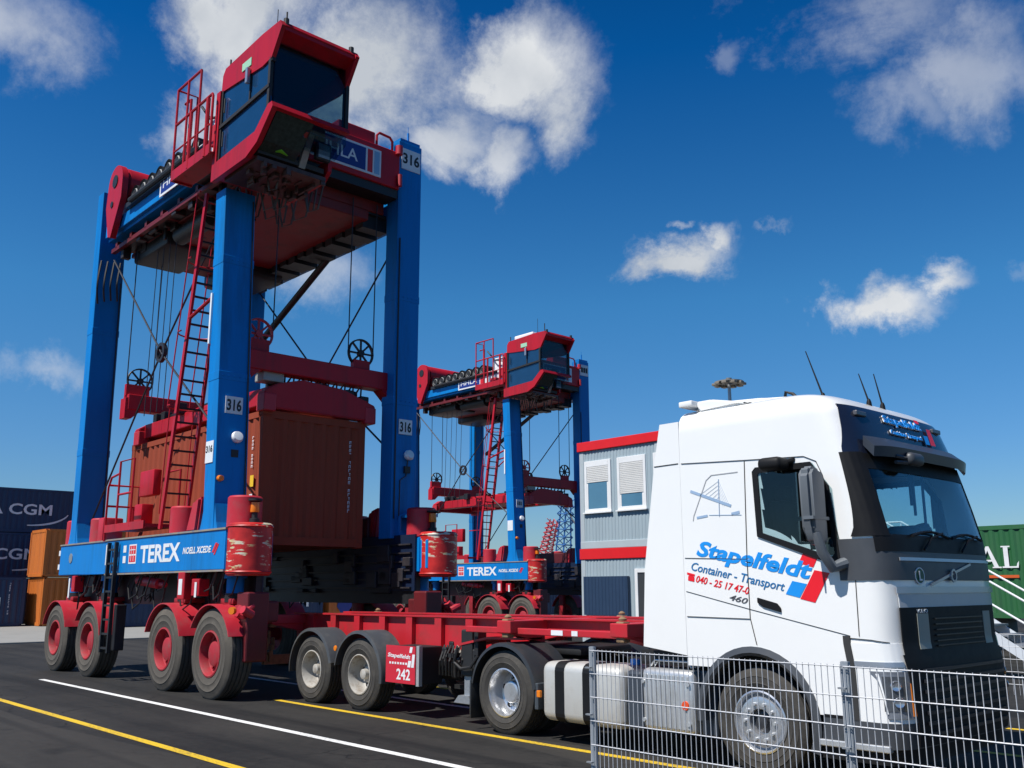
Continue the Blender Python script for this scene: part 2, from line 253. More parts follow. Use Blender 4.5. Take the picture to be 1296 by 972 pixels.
# ------------------------------------------------------------------ mesh helpers
class MB:
    def __init__(s, off=(0, 0, 0)): s.bm = bmesh.new(); s.off = Vector(off)
    def box(s, a, b, bev=0, seg=2, rot=None, piv=None):
        a = Vector(a); b = Vector(b); c = (a + b) / 2; d = b - a
        g = bmesh.ops.create_cube(s.bm, size=1); vs = g['verts']
        for v in vs: v.co = Vector((v.co.x * d.x, v.co.y * d.y, v.co.z * d.z)) + c
        if rot is not None:
            p = Vector(piv) if piv is not None else c
            for v in vs: v.co = rot @ (v.co - p) + p
        if bev:
            ed = {e for v in vs for e in v.link_edges}
            bmesh.ops.bevel(s.bm, geom=list(ed), offset=bev, segments=seg, affect='EDGES', profile=.5)
        return s
    def beam(s, p, q, w, h, up=(0, 0, 1), bev=0):
        p = Vector(p); q = Vector(q); d = (q - p); L = d.length; d.normalize(); up = Vector(up)
        x = d.cross(up)
        if x.length < 1e-4: x = d.cross(Vector((1, 0, 0)))
        x.normalize(); y = x.cross(d)
        vs = []
        for t in (0, L):
            for i, j in ((-1, -1), (1, -1), (1, 1), (-1, 1)): vs.append(s.bm.verts.new(p + d * t + x * (i * w / 2) + y * (j * h / 2)))
        F = [vs[0:4][::-1], vs[4:8]] + [[vs[k], vs[(k + 1) % 4], vs[4 + (k + 1) % 4], vs[4 + k]] for k in range(4)]
        fs = [s.bm.faces.new(f) for f in F]
        if bev: bmesh.ops.bevel(s.bm, geom=list({e for f in fs for e in f.edges}), offset=bev, segments=2, affect='EDGES')
        return s
    def tube(s, pts, r, n=8, cap=True):
        pts = [Vector(p) for p in pts]; rings = []; rr = r if isinstance(r, (list, tuple)) else [r] * len(pts)
        prev = None
        for i, p in enumerate(pts):
            d = (pts[min(i + 1, len(pts) - 1)] - pts[max(i - 1, 0)]).normalized()
            if prev is None:
                u = d.cross(Vector((0, 0, 1)))
                if u.length < 1e-3: u = d.cross(Vector((1, 0, 0)))
            else: u = prev - d * prev.dot(d)
            u.normalize(); prev = u; v = d.cross(u)
            rings.append([s.bm.verts.new(p + (u * math.cos(2 * math.pi * k / n) + v * math.sin(2 * math.pi * k / n)) * rr[i]) for k in range(n)])
        for a, b in zip(rings, rings[1:]):
            for k in range(n):
                f = s.bm.faces.new((a[k], a[(k + 1) % n], b[(k + 1) % n], b[k])); f.smooth = True
        if cap: s.bm.faces.new(rings[0][::-1]); s.bm.faces.new(rings[-1])
        return s
    def lathe(s, prof, origin, axis=(0, 0, 1), n=32, ref=None, closed=False):
        o = Vector(origin); ax = Vector(axis).normalized(); u = ax.cross(Vector((0, 0, 1)))
        if u.length < 1e-3: u = Vector((1, 0, 0))
        u.normalize(); v = ax.cross(u)
        rings = []
        for r, h in prof:
            if r < 1e-5: rings.append([s.bm.verts.new(o + ax * h)])
            else: rings.append([s.bm.verts.new(o + ax * h + (u * math.cos(2 * math.pi * k / n) + v * math.sin(2 * math.pi * k / n)) * r) for k in range(n)])
        pairs = list(zip(rings, rings[1:]))
        if closed: pairs.append((rings[-1], rings[0]))
        for a, b in pairs:
            for k in range(n):
                k2 = (k + 1) % n
                if len(a) == 1 and len(b) == 1: continue
                if len(a) == 1: f = s.bm.faces.new((a[0], b[k2], b[k]))
                elif len(b) == 1: f = s.bm.faces.new((a[k], a[k2], b[0]))
                else: f = s.bm.faces.new((a[k], a[k2], b[k2], b[k]))
                f.smooth = True
        return s
    def cyl(s, p, q, r, n=20, r2=None):
        p = Vector(p); q = Vector(q); L = (q - p).length
        return s.lathe([(0, 0), (r, 0), (r if r2 is None else r2, L), (0, L)], p, q - p, n)
    def prism(s, poly, a, b, axis='y', bev=0):
        # poly points given in the two other axes (order x,z for y; y,z for x; x,y for z)
        def P(pt, t):
            if axis == 'y': return Vector((pt[0], t, pt[1]))
            if axis == 'x': return Vector((t, pt[0], pt[1]))
            return Vector((pt[0], pt[1], t))
        A = [s.bm.verts.new(P(p, a)) for p in poly]; B = [s.bm.verts.new(P(p, b)) for p in poly]
        fs = [s.bm.faces.new(A), s.bm.faces.new(B[::-1])]
        k = len(poly)
        for i in range(k): fs.append(s.bm.faces.new((A[i], B[i], B[(i + 1) % k], A[(i + 1) % k])))
        if bev: bmesh.ops.bevel(s.bm, geom=list({e for f in fs for e in f.edges}), offset=bev, segments=2, affect='EDGES')
        return s
    def quad(s, *pts):
        s.bm.faces.new([s.bm.verts.new(Vector(p)) for p in pts]); return s
    def build(s, name, m, parent=None, smooth=None, split=False, **tags):
        if split:
            s.bm.verts.index_update(); seen = set(); out = []
            for v0 in list(s.bm.verts):
                if v0 in seen: continue
                st = [v0]; isl = []; seen.add(v0)
                while st:
                    v = st.pop(); isl.append(v)
                    for e in v.link_edges:
                        w = e.other_vert(v)
                        if w not in seen: seen.add(w); st.append(w)
                mp = {}; mb = MB(s.off)
                for v in isl: mp[v] = mb.bm.verts.new(v.co)
                for f in {f for v in isl for f in v.link_faces}:
                    g = mb.bm.faces.new([mp[v] for v in f.verts]); g.smooth = f.smooth
                out.append(mb.build(name, m, parent, smooth, **tags))
            s.bm.free(); return out[0]
        bmesh.ops.recalc_face_normals(s.bm, faces=s.bm.faces)
        me = bpy.data.meshes.new(name)
        for v in s.bm.verts: v.co -= s.off
        s.bm.to_mesh(me); s.bm.free()
        if smooth:
            for p in me.polygons: p.use_smooth = True
        if any(p.use_smooth for p in me.polygons): me.set_sharp_from_angle(angle=R(smooth or 35))
        me.materials.append(m)
        o = bpy.data.objects.new(name, me); COL.objects.link(o)
        if parent is not None: o.parent = parent
        tag(o, **tags)
        return o
def tag(o, label=None, cat=None, group=None, kind=None):
    if label: o['label'] = label
    if cat: o['category'] = cat
    if group: o['group'] = group
    if kind: o['kind'] = kind
    return o
def empty(name, loc, label, cat, group=None):
    o = bpy.data.objects.new(name, None); COL.objects.link(o); o.location = loc; o.empty_display_size = .3
    return tag(o, label, cat, group)
def children(o): return [c for c in bpy.data.objects if c.parent == o]
def copy_tree(o, parent=None, skip=()):
    c = o.copy(); COL.objects.link(c)
    if parent is not None: c.parent = parent
    for ch in children(o):
        if ch.name.split('.')[0] in skip: continue
        copy_tree(ch, c, skip)
    return c
def text_bm(mb, body, size, origin, xdir, up, bold=0.0, shear=0.0, depth=.0015, spacing=1.0, fit=None, align='LEFT'):
    cu = bpy.data.curves.new('t', 'FONT'); cu.body = body; cu.size = size; cu.offset = bold; cu.shear = shear; cu.extrude = depth; cu.space_character = spacing; cu.align_x = align; cu.resolution_u = 3
    ob = bpy.data.objects.new('t', cu); COL.objects.link(ob)
    bpy.context.view_layer.update()
    me = bpy.data.meshes.new_from_object(ob.evaluated_get(bpy.context.evaluated_depsgraph_get()))
    bpy.data.objects.remove(ob); bpy.data.curves.remove(cu)
    x = Vector(xdir).normalized(); u = Vector(up).normalized(); n = x.cross(u).normalized()
    kx = ky = 1
    if fit and len(me.vertices):
        xs = [v.co.x for v in me.vertices]; ys = [v.co.y for v in me.vertices]
        x0, y0 = min(xs), min(ys); kx = fit[0] / (max(xs) - x0); ky = fit[1] / (max(ys) - y0) if fit[1] else kx
        for v in me.vertices: v.co.x -= x0; v.co.y -= y0
    o = Vector(origin)
    for v in me.vertices: v.co = o + x * (v.co.x * kx) + u * (v.co.y * ky) + n * v.co.z
    mb.bm.from_mesh(me); bpy.data.meshes.remove(me)
    return mb
def text(name, body, size, origin, xdir, up, m, parent, off=(0, 0, 0), **kw):
    mb = MB(off); text_bm(mb, body, size, origin, xdir, up, **kw); return mb.build(name, m, parent)

# ================================================================== SETTING
g = MB(); g.quad((-700, -300, 0), (500, -300, 0), (500, 900, 0), (-700, 900, 0)); g.build('ground', asphalt, kind='structure')
g = MB(); g.box((-150, -160, -.1), (-36, 240, .05), bev=.02); g.build('pavement', concrete, kind='structure')
def line(name, x0, x1, y, w, m, z=.004):
    g = MB(); n = 24; prev = None
    for i in range(n + 1):
        x = x0 + (x1 - x0) * i / n; j = random.uniform(-.004, .004)
        a = g.bm.verts.new((x, y - w / 2 + j, z)); b = g.bm.verts.new((x, y + w / 2 + j, z))
        if prev: g.bm.faces.new((prev[0], a, b, prev[1]))
        prev = (a, b)
    return g.build(name, m, kind='structure')
line('white_lane_line', -21.4, 12, 6.6, .12, wline)
line('yellow_lane_line', -21.0, 12, 4.92, .12, yline)
line('yellow_lane_line', -14.75, 12, 8.24, .12, yline)
line('yellow_lane_line', -15.6, -4.0, 11.4, .12, yline)
line('yellow_lane_line', -5.15, 12, 13.47, .12, yline)
line('white_lane_line', -20, -9.0, 9.85, .12, wline)

# ================================================================== CONTAINERS
def container(name, m, L, Wd, H, label, cat='container', group=None, pitch=.28, detail=True, axis='x'):
    """box of length L along local x, width Wd along local y, base at z=0, origin at the base centre"""
    root = empty(name, (0, 0, 0), label, cat, group)
    b = MB(); d = .036
    def corr(p0, p1, nrm, z0, z1):
        p0 = Vector(p0); p1 = Vector(p1); n = Vector(nrm); LL = (p1 - p0).length; e = (p1 - p0).normalized()
        k = max(3, round(LL / pitch)); prof = []
        for i in range(k):
            a = LL * i / k; w = LL / k
            prof += [(a, 0), (a + w * .28, 0), (a + w * .5, -d), (a + w * .78, -d)]
        prof.append((LL, 0)); prev = None
        for t, q in prof:
            base = p0 + e * t + n * q
            v0 = b.bm.verts.new((base.x, base.y, z0)); v1 = b.bm.verts.new((base.x, base.y, z1))
            if prev: b.bm.faces.new((prev[0], v0, v1, prev[1]))
            prev = (v0, v1)
    x, y = L / 2, Wd / 2; i = .012
    corr((-x + .15, -y + i, 0), (x - .15, -y + i, 0), (0, -1, 0), .12, H - .1)
    corr((x - .15, y - i, 0), (-x + .15, y - i, 0), (0, 1, 0), .12, H - .1)
    corr((x - i, -y + .15, 0), (x - i, y - .15, 0), (1, 0, 0), .14, H - .12)
    corr((-x + i, y - .15, 0), (-x + i, -y + .15, 0), (-1, 0, 0), .14, H - .12)
    b.box((-x + .1, -y + .1, H - .06), (x - .1, y - .1, H - .02)); b.box((-x + .1, -y + .1, .05), (x - .1, y - .1, .12))
    b.build('shell', m, root)
    f = MB()
    for sx in (-1, 1):
        for sy in (-1, 1):
            f.box((sx * x - sx * .16, sy * y - sy * .16, .1), (sx * x, sy * y, H - .1), bev=.01, seg=1)
    for sy in (-1, 1):
        f.box((-x + .12, sy * y - sy * .07, H - .14), (x - .12, sy * (y - .003), H - .02)); f.box((-x + .12, sy * y - sy * .07, .02), (x - .12, sy * (y - .003), .16))
    for sx in (-1, 1):
        f.box((sx * x - sx * .08, -y + .12, H - .16), (sx * (x - .003), y - .12, H - .015)); f.box((sx * x - sx * .08, -y + .12, .02), (sx * (x - .003), y - .12, .18))
    f.build('frame', m, root)
    if detail:
        c = MB()
        for sx in (-1, 1):
            for sy in (-1, 1):
                for z0 in (0, H - .118): c.box((sx * x - sx * .178, sy * y - sy * .162, z0), (sx * (x + .004), sy * (y + .004), z0 + .118), bev=.012, seg=1)
        c.build('corner_casting', m, root, split=True)
    return root
def dashes(root, m, pts, xdir, up, n, w, h, gap, name='marking'):
    """an unreadable column of code characters"""
    mb = MB(); x = Vector(xdir); u = Vector(up); o = Vector(pts); nrm = x.cross(u)
    for i in range(n):
        if i in (4, 11): continue
        p = o - u * (i * (h + gap)); k = random.uniform(.7, 1)
        for a0, a1, b0, b1 in ((0, .25, 0, 1), (.25, 1, .75, 1), (.75 * k, k, 0, .75)):
            if random.random() < .15: continue
            q = [p + x * (w * a0) + u * (h * b0), p + x * (w * a1) + u * (h * b0), p + x * (w * a1) + u * (h * b1), p + x * (w * a0) + u * (h * b1)]
            q0 = [v + nrm * .002 for v in q]; mb.quad(*q0)
    return mb.build(name, m, root)

# ================================================================== STRADDLE CARRIER (local frame: x forward, origin on the ground)
def tyre_profile(r, w, rim):
    h = w / 2
    return [(rim, -h * .80), (rim + .03, -h * .93), (rim + (r - rim) * .33, -h), (rim + (r - rim) * .36, -h * 1.03), (rim + (r - rim) * .39, -h), (rim + (r - rim) * .62, -h * 1.0), (rim + (r - rim) * .645, -h * 1.025), (rim + (r - rim) * .67, -h * .985), (r - .05, -h * .93), (r - .012, -h * .82)], \
           [(r - .012, h * .82), (r - .05, h * .93), (rim + (r - rim) * .67, h * .985), (rim + (r - rim) * .645, h * 1.025), (rim + (r - rim) * .62, h), (rim + (r - rim) * .39, h), (rim + (r - rim) * .36, h * 1.03), (rim + (r - rim) * .33, h), (rim + .03, h * .93), (rim, h * .80)]
def make_tyre(mb, c, r, w, rim, n=44, grooves=4):
    a, b = tyre_profile(r, w, rim); mid = []
    x0, x1 = -w / 2 * .82, w / 2 * .82
    k = grooves
    for i in range(k + 1):
        t0 = x0 + (x1 - x0) * (i / (k + 1)); t1 = x0 + (x1 - x0) * ((i + 1) / (k + 1)); gp = (x1 - x0) * .035
        if i > 0: mid += [(r - .02, t0 - gp), (r - .02, t0 + gp), (r, t0 + gp)]
        else: mid += [(r, t0 + .01)]
        mid += [(r, t1 - gp)]
    mb.lathe(a + mid + b, c, (0, 1, 0), n)
def carrier_wheel(root, x, y, s, off):
    r, w = .745, .46; c = (x, y, r - .012)
    mb = MB(off); make_tyre(mb, c, r, w, .36); wh = mb.build('wheel', bigtyre, root)
    h = w / 2; mb = MB(off)
    sg = s
    prof = [(.385, h * .86), (.385, h * .97), (.36, h * 1.0), (.345, h * .9), (.335, h * .35), (.30, h * .25), (.21, h * .26), (.20, h * .62), (.17, h * .68), (.0, h * .70)]
    mb.lathe([(p[0], p[1] * sg) for p in prof], c, (0, 1, 0), 32)
    prof2 = [(.38, -h * .9), (.34, -h * .8), (.3, -h * .5), (0, -h * .5)]
    mb.lathe([(p[0], p[1] * sg) for p in prof2], c, (0, 1, 0), 24)
    for k in range(12):
        a = k * math.pi / 6; p = Vector((x + .275 * math.cos(a), y + sg * h * .25, c[2] + .275 * math.sin(a)))
        mb.cyl(p, p + Vector((0, sg * .035, 0)), .022, 6)
    mb.build('rim', rimred, wh)
    return wh
def sheave(mb, c, r, axis, spokes=8):
    mb.lathe([(r - .03, -.03), (r, -.035), (r - .02, 0), (r, .035), (r - .03, .03)], c, axis, 28, closed=True)
    mb.lathe([(0, -.05), (.07, -.05), (.07, .05), (0, .05)], c, axis, 12)
    ax = Vector(axis); u = ax.cross(Vector((0, 0, 1))).normalized(); v = ax.cross(u)
    for k in range(spokes):
        a = k * 2 * math.pi / spokes; d = u * math.cos(a) + v * math.sin(a)
        mb.beam(Vector(c) + d * .06, Vector(c) + d * (r - .02), .035, .035, up=ax)
def straddle_carrier(num, label):
    root = empty('straddle_carrier', (0, 0, 0), label, 'straddle carrier', 'straddle carriers parked in the yard')
    Z0 = (0, 0, 0)
    ZB, ZT = 2.12, 2.80
    for s in (-1, 1):
        yo, yi = s * 2.43, s * 1.68
        b = MB()
        # front half deeper, rear half slightly set back, joined by a slanted plate
        P = [(-4.42, yi), (4.5, yi), (4.5, yo), (-.95, yo), (-1.25, yo - s * .07), (-4.1, yo - s * .07), (-4.42, yo - s * .2)]
        b.prism(P, ZB, ZT, 'z', bev=.015)
        b.box((4.5, min(yi, yo - s * .1), ZB + .06), (4.75, max(yi, yo - s * .1), ZT - .05), bev=.02)
        bo = b.build('side_beam', blue, root)
        e = MB()
        e.prism([(-4.40, yo - s * .19), (-4.1, yo - s * .05), (-1.25, yo - s * .05), (-.95, yo + s * .02), (4.5, yo + s * .02), (4.5, yo - s * .12), (-4.40, yo - s * .32)], ZT - .004, ZT + .028, 'z')
        e.prism([(-.95, yo + s * .02), (4.5, yo + s * .02), (4.5, yo - s * .12), (-.95, yo - s * .12)], ZB - .028, ZB + .003, 'z')
        e.build('edge_lip', rustedge, bo)
        # bumper drum and beacon
        b = MB(); c = (4.62, s * 2.05, 0); o = Vector((4.62, s * 2.05, 2.0))
        b.lathe([(0, .02), (.34, .02), (.375, .05), (.375, .87), (.34, .9), (.10, .9), (0, .9)], o, (0, 0, 1), 36)
        for zz in (.08, .84): b.lathe([(.375, zz - .02), (.39, zz), (.375, zz + .02)], o, (0, 0, 1), 36)
        d = b.build('bumper_drum', drumm, root); d.data.transform(Matrix.Translation((-4.62, -s * 2.05, -2.45 + s))); d.location = (4.62, s * 2.05, 2.45 - s)
        b = MB(); o = Vector((4.55, s * 1.95, 2.9)); b.lathe([(.085, 0), (.085, .09), (.05, .1), (.05, .2)], o, (0, 0, 1), 16); b.lathe([(.1, .385), (.12, .40), (.12, .43), (0, .44)], o, (0, 0, 1), 16)
        bk = b.build('beacon_base', blacksteel, root)
        b = MB(); b.lathe([(.075, .2), (.08, .22), (.07, .37), (.0, .38)], o, (0, 0, 1), 16); b.build('beacon_lens', amber, bk)
    # legs
    for s, x0, x1, top in ((-1, 3.26, 3.68, 9.45), (1, 3.26, 3.68, 11.6), (-1, -3.76, -3.40, 11.62), (1, -3.76, -3.40, 11.2)):
        ya, yb = (s * 1.66, s * 2.29) if s < 0 else (1.54, 2.16)
        b = MB(); b.box((x0, min(ya, yb), ZT), (x1, max(ya, yb), top), bev=.012)
        lean = 0 if s > 0 else (.055 if x0 > 0 else .03)
        for v in b.bm.verts: v.co.x -= lean * (v.co.z - ZT)
        for xx, d in ((x0, -1), (x1, 1)):
            b.prism([(xx, ZT), (xx + d * .16, ZT), (xx + d * .09, ZT + .16), (xx, ZT + .5)], s * 1.98 - .3, s * 1.98 + .3, 'y')
        lg = b.build('leg', blue, root)
        b = MB(); ya_, yb_ = min(ya, yb), max(ya, yb)
        for zz in (4.9 if x0 < 0 else 5.6, 7.9):
            b = MB(); o_ = -lean * (zz - ZT); b.box((x0 + o_ - .006, ya_ - .006, zz), (x1 + o_ + .006, yb_ + .006, zz + .16), bev=.004, seg=1)
            for j in range(5): yy = ya_ + .08 + j * .115; b.cyl((x1 + o_ + .004, yy, zz + .08), (x1 + o_ + .018, yy, zz + .08), .014, 6)
            b.build('splice_band', blue, lg)
        b = MB(); b.tube([(x1 - lean * (z_ - ZT) + .02, yb_ - .05 if s < 0 else ya_ + .06, z_) for z_ in (3.2, 5.0, 7.0, 9.3)], .016, 6); b.build('cable_run', darksteel, lg)
        if x0 > 0:
            # number plate on the front face, a lamp and conduit below it
            yc = s * 1.975 if s < 0 else 1.85; p = MB(); zc = 5.13; xs = x1 - lean * (zc - ZT) + .01
            p.box((xs, yc - .17, zc - .16), (xs + .015, yc + .17, zc + .16)); pl = p.build('number_plate', white, lg)
            tb = MB(); text_bm(tb, num, .2, (xs + .017, yc - .145, zc - .11), (0, 1, 0), (0, 0, 1), bold=.006, fit=(.29, .22)); tb.build('number', black, pl)
            p = MB(); p.lathe([(0, .12), (.09, .11), (.115, .06), (.10, 0), (0, 0)], (xs, yc + .08, 4.52), (1, 0, .35), 18); lm = p.build('work_lamp', lampm, lg)
            p = MB(); p.tube([(xs + .02, yc + .07, 4.45), (xs + .02, yc + .03, 4.1), (xs + .02, yc - .12, 4.0), (xs + .02, yc - .13, 3.2)], .012, 6); p.box((xs, yc - .02, 4.16), (xs + .05, yc + .12, 4.3)); p.build('conduit', darksteel, lg)
    # number plates: top of the front right leg, small plate on lit side of the front left leg
    p = MB(); p.box((3.68, 1.60, 10.95), (3.70, 2.11, 11.44)); pl = p.build('number_plate', white, root)
    tb = MB(); text_bm(tb, num, .3, (3.703, 1.63, 11.08), (0, 1, 0), (0, 0, 1), bold=.008, fit=(.45, .26)); tb.build('number', black, pl)
    p = MB(); p.box((3.21, -2.305, 4.05), (3.52, -2.29, 4.45)); pl = p.build('number_plate', white, root)
    tb = MB(); text_bm(tb, num, .2, (3.23, -2.308, 4.24), (1, 0, 0), (0, 0, 1), bold=.005, fit=(.26, .13)); tb.build('number', black, pl)
    p = MB(); p.box((3.03, -2.325, 6.35), (3.09, -2.25, 7.35)); p.build('strip_lamp', lampm, root)
    p = MB(); p.lathe([(0, .1), (.05, .09), (.06, 0), (0, 0)], (3.62, -2.2, 3.75), (1, 0, 0), 14); p.build('marker_lamp', amber, root)
    # side lettering on the left beam (and mirrored side)
    yF = -2.434
    tb = MB(); text_bm(tb, 'TEREX', .4, (.86, yF, 2.30), (1, 0, 0), (0, 0, 1), bold=.012, fit=(1.84, .34)); tb.build('lettering', white, root)
    tb = MB(); text_bm(tb, 'NOELL XCEDE', .2, (2.82, yF, 2.42), (1, 0, 0), (0, 0, 1), bold=.006, shear=.2, fit=(1.15, .12)); tb.build('lettering', white, root)
    tb = MB(); tb.prism([(4.0, 2.42), (4.07, 2.42), (4.2, 2.58), (4.13, 2.58)], yF - .002, yF, 'y'); tb.prism([(4.07, 2.38), (4.12, 2.38), (4.26, 2.56), (4.2, 2.56)], yF - .002, yF, 'y'); tb.build('red_stripe', signred, root)
    p = MB(); p.box((.28, yF - .001, 2.30), (.66, yF + .003, 2.68)); lo = p.build('logo_plate', white, root)
    p = MB()
    p.box((.31, yF - .003, 2.49), (.63, yF - .001, 2.655)); p.box((.31, yF - .003, 2.33), (.63, yF - .001, 2.46)); p.build('logo', signred, lo)
    p = MB(); p.box((.40, yF - .006, 2.35), (.415, yF - .003, 2.64)); p.box((.52, yF - .006, 2.35), (.535, yF - .003, 2.64)); p.box((.33, yF - .006, 2.565), (.61, yF - .003, 2.58)); p.build('logo_cross', white, lo)
    p = MB(); p.box((-.02, yF - .002, 2.32), (.13, yF + .002, 2.46)); p.box((-.02, yF - .002, 2.53), (.13, yF + .002, 2.67)); p.box((-1.0, -2.37, 2.3), (-.72, -2.362 - .07, 2.72)); p.build('notice_plate', white, root, split=True)
    p = MB(); p.box((-4.37, -2.31, 2.26), (-4.25, -2.27, 2.38)); p.box((-4.37, -2.31, 2.58), (-4.25, -2.27, 2.70)); p.build('reflector', white, root, split=True)
    p = MB(); p.lathe([(.0, 0), (.11, 0), (.11, .01), (0, .012)], (-3.35, -2.362, 2.5), (0, -1, 0), 18); p.build('fuel_cap', greysteel, root)
    # wheels, fenders, suspension
    WX = (-3.79, -1.70, 2.21, 4.12)
    for s in (-1, 1):
        for i, x in enumerate(WX):
            y = s * 2.2
            carrier_wheel(root, x, y, s, Z0)
            f = MB(); n = 16; r0 = .80
            A0, A1 = (R(18), R(160)) if i % 2 == 0 else (R(10 if i == 1 else 22), R(150))
            pr = None
            for k in range(n + 1):
                a = A0 + (A1 - A0) * k / n; ring = []
                for rr, yy in ((r0, y - .27), (r0 + .02, y - .27), (r0 + .02, y + .25), (r0, y + .25)):
                    ring.append(f.bm.verts.new((x + rr * math.cos(a), yy, .735 + rr * math.sin(a))))
                if pr:
                    for q in range(4): f.bm.faces.new((pr[q], pr[(q + 1) % 4], ring[(q + 1) % 4], ring[q])).smooth = True
                else: f.bm.faces.new(ring[::-1])
                pr = ring
            f.bm.faces.new(pr); f.build('fender', redbright, root)
            st = MB(); st.cyl((x, s * 2.02, 1.72), (x, s * 2.02, 2.13), .15, 20); st.cyl((x, s * 2.02, 1.98), (x, s * 2.02, 2.1), .2, 20)
            st.build('suspension_cylinder', blue, root)
            ar = MB(); ar.cyl((x, s * 2.02, 1.58), (x, s * 2.02, 1.73), .17, 20)
            ar.build('cylinder_boot', blacksteel, root)
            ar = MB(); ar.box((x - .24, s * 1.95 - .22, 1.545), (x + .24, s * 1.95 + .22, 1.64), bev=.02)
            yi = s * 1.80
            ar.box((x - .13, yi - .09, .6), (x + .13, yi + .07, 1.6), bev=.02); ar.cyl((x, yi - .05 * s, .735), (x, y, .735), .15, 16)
            ar.build('wheel_fork', mat('shaded wheel fork red', (.30, .012, .02), .5, dirt=(.06, .012, .012), dirt_amt=.7), root)  # red darkened to put in the shade behind the wheels
            t = MB(); t.lathe([(0, 0), (.30, 0), (.30, .55), (.27, .58), (0, .58)], (x + (.06 if i > 1 else -.35), s * 1.95, ZT + .02), (0, 0, 1), 24) if i in (0, 3) else t.lathe([(0, 0), (.27, 0), (.27, .52), (.24, .55), (0, .55)], (x + (-.45 if i == 2 else -.85), s * 1.98, ZT + .02), (0, 0, 1), 24)
            if i == 1: t.box((x - .5, s * 1.98 - .25, ZT + .02), (x - .18, s * 1.98 + .2, ZT + .56), bev=.04)
            if i == 2: t.prism([(x + .05, ZT + .03), (x + .5, ZT + .03), (x + .62, ZT + .7), (x + .3, ZT + .62)], s * 1.98 - .2, s * 1.98 + .2, 'y', bev=.05)
            t.build('spring_housing', redbright, root)
        # hoses and boxes under the beam
        h = MB()
        for k in range(26):
            x = random.uniform(-4.2, 4.3); a = random.uniform(.15, .5); dz = random.uniform(.3, .75); yy = s * random.uniform(1.9, 2.36)
            h.tube([(x, yy, 2.14), (x - a * .7, yy + .03, 2.1 - dz * .5), (x - a * .3, yy, 2.1 - dz), (x + a * .6, yy - .03, 2.1 - dz * .8), (x + a, yy, 2.12)], .016, 5)
        h.build('hose_loop', blacksteel, root, split=True)
        q = MB(); q.box((2.75, s * 2.34 - .12, 1.62), (3.03, s * 2.34 + .12, 2.1), bev=.015); q.box((-3.05, s * 2.3 - .1, 1.75), (-2.85, s * 2.3 + .1, 2.1), bev=.015); q.box((3.2, s * 2.3 - .1, 1.68), (3.5, s * 2.3 + .1, 1.98), bev=.015)
        q.build('control_box', red, root, split=True)
        q = MB(); q.box((2.80, s * 2.46 - .003, 1.7), (2.95, s * 2.46 + .003, 1.98)); q.box((-3.2, s * 2.41, 1.62), (-3.12, s * 2.41 + .02, 2.05)); q.box((3.36, s * 2.41 - .004, 1.66), (3.44, s * 2.41 + .004, 1.92)); q.build('notice_plate', white, root, split=True)
        q = MB(); q.cyl((.35, s * 2.2, 1.98), (1.35, s * 2.2, 1.9), .10, 16); q.cyl((1.35, s * 2.2, 1.9), (1.6, s * 2.2, 1.88), .05, 12); q.build('steering_cylinder', redbright, root)
        # navy sheet painting shade onto the beam's inner face, dark gear over it
        q = MB(); q.box((-4.2, s * 1.655 - .02, 1.75), (4.4, s * 1.655 + .02, 2.86)); q.build('inner_shade_sheet', mat('navy painted shade', (.004, .014, .045), .5), root)
        q = MB()
        for k in range(30):
            x = random.uniform(-3.8, 4.1); z = random.uniform(1.7, 2.6); h = random.uniform(.08, .35); q.box((x, s * 1.64 - .09, z), (x + random.uniform(.08, .45), s * 1.64 + .09, z + h), bev=.012, seg=1)
        for k in range(6): z = 1.8 + .17 * k; q.box((-4.1, s * 1.62 - .035, z), (4.3, s * 1.62 + .035, z + .03))
        q.build('pipe_run', mat('inner gear', (.03, .026, .03), .5, var=.9, scale=5), root)
        q = MB(); q.box((-4.2, s * 1.72 - .06, 1.5), (4.4, s * 1.72 + .06, 2.1)); q.box((-2.9, s * 1.9 - .3, 1.85), (-2.2, s * 1.9 + .3, 2.1), bev=.02); q.box((2.9, s * 1.8 - .2, 1.7), (3.6, s * 1.8 + .2, 2.1), bev=.02)
        q.build('undercarriage', darksteel, root)
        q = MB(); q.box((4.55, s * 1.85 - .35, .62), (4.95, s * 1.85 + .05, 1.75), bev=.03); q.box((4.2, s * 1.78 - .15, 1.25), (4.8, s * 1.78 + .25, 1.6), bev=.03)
        q.build('drive_housing', mat('shaded casting red', (.13, .008, .012), .5, dirt=(.04, .01, .01), dirt_amt=.6), root)  # darker red carries the shade beneath the beam
        q = MB()
        for k in range(9): q.cyl((4.55 + .05 * k, s * (2.05 + .03 * (k % 3)), 1.38 + .05 * (k % 4)), (4.58 + .05 * k, s * (2.3 - .02 * (k % 4)), 1.35 + .06 * (k % 3)), .05 + .01 * (k % 3), 10)
        q.build('brake_gear', redbright, root)
        q = MB(); q.cyl((4.83, s * 2.38, 1.45), (4.86, s * 2.44, 1.45), .06, 12); q.build('marker_lamp', amber, root)
    # rear machinery tank between beams on the right (dark)
    # --- access ladders and lower platform
    q = MB()
    for dx in (-.2, .2):
        q.box((-.45 + dx - .03, -2.53, .55), (-.45 + dx + .03, -2.46, 2.75))
    for k in range(8): q.box((-.64, -2.52, .62 + k * .28), (-.26, -2.47, .66 + k * .28))
    q.build('step_ladder', darksteel, root)
    q = MB(); q.box((-.22, -2.46, .6), (-.08, -2.25, 1.5), bev=.02); q.build('battery_box', darksteel, root)
    pf = MB(); pf.box((-1.2, -2.42, 3.02), (.9, -1.72, 3.08)); pf.box((-1.2, -2.44, 2.98), (.9, -2.40, 3.14)); pfo = pf.build('platform_deck', red, root)
    q = MB()
    def rail(pts, r=.024): q.tube(pts, r, 8)
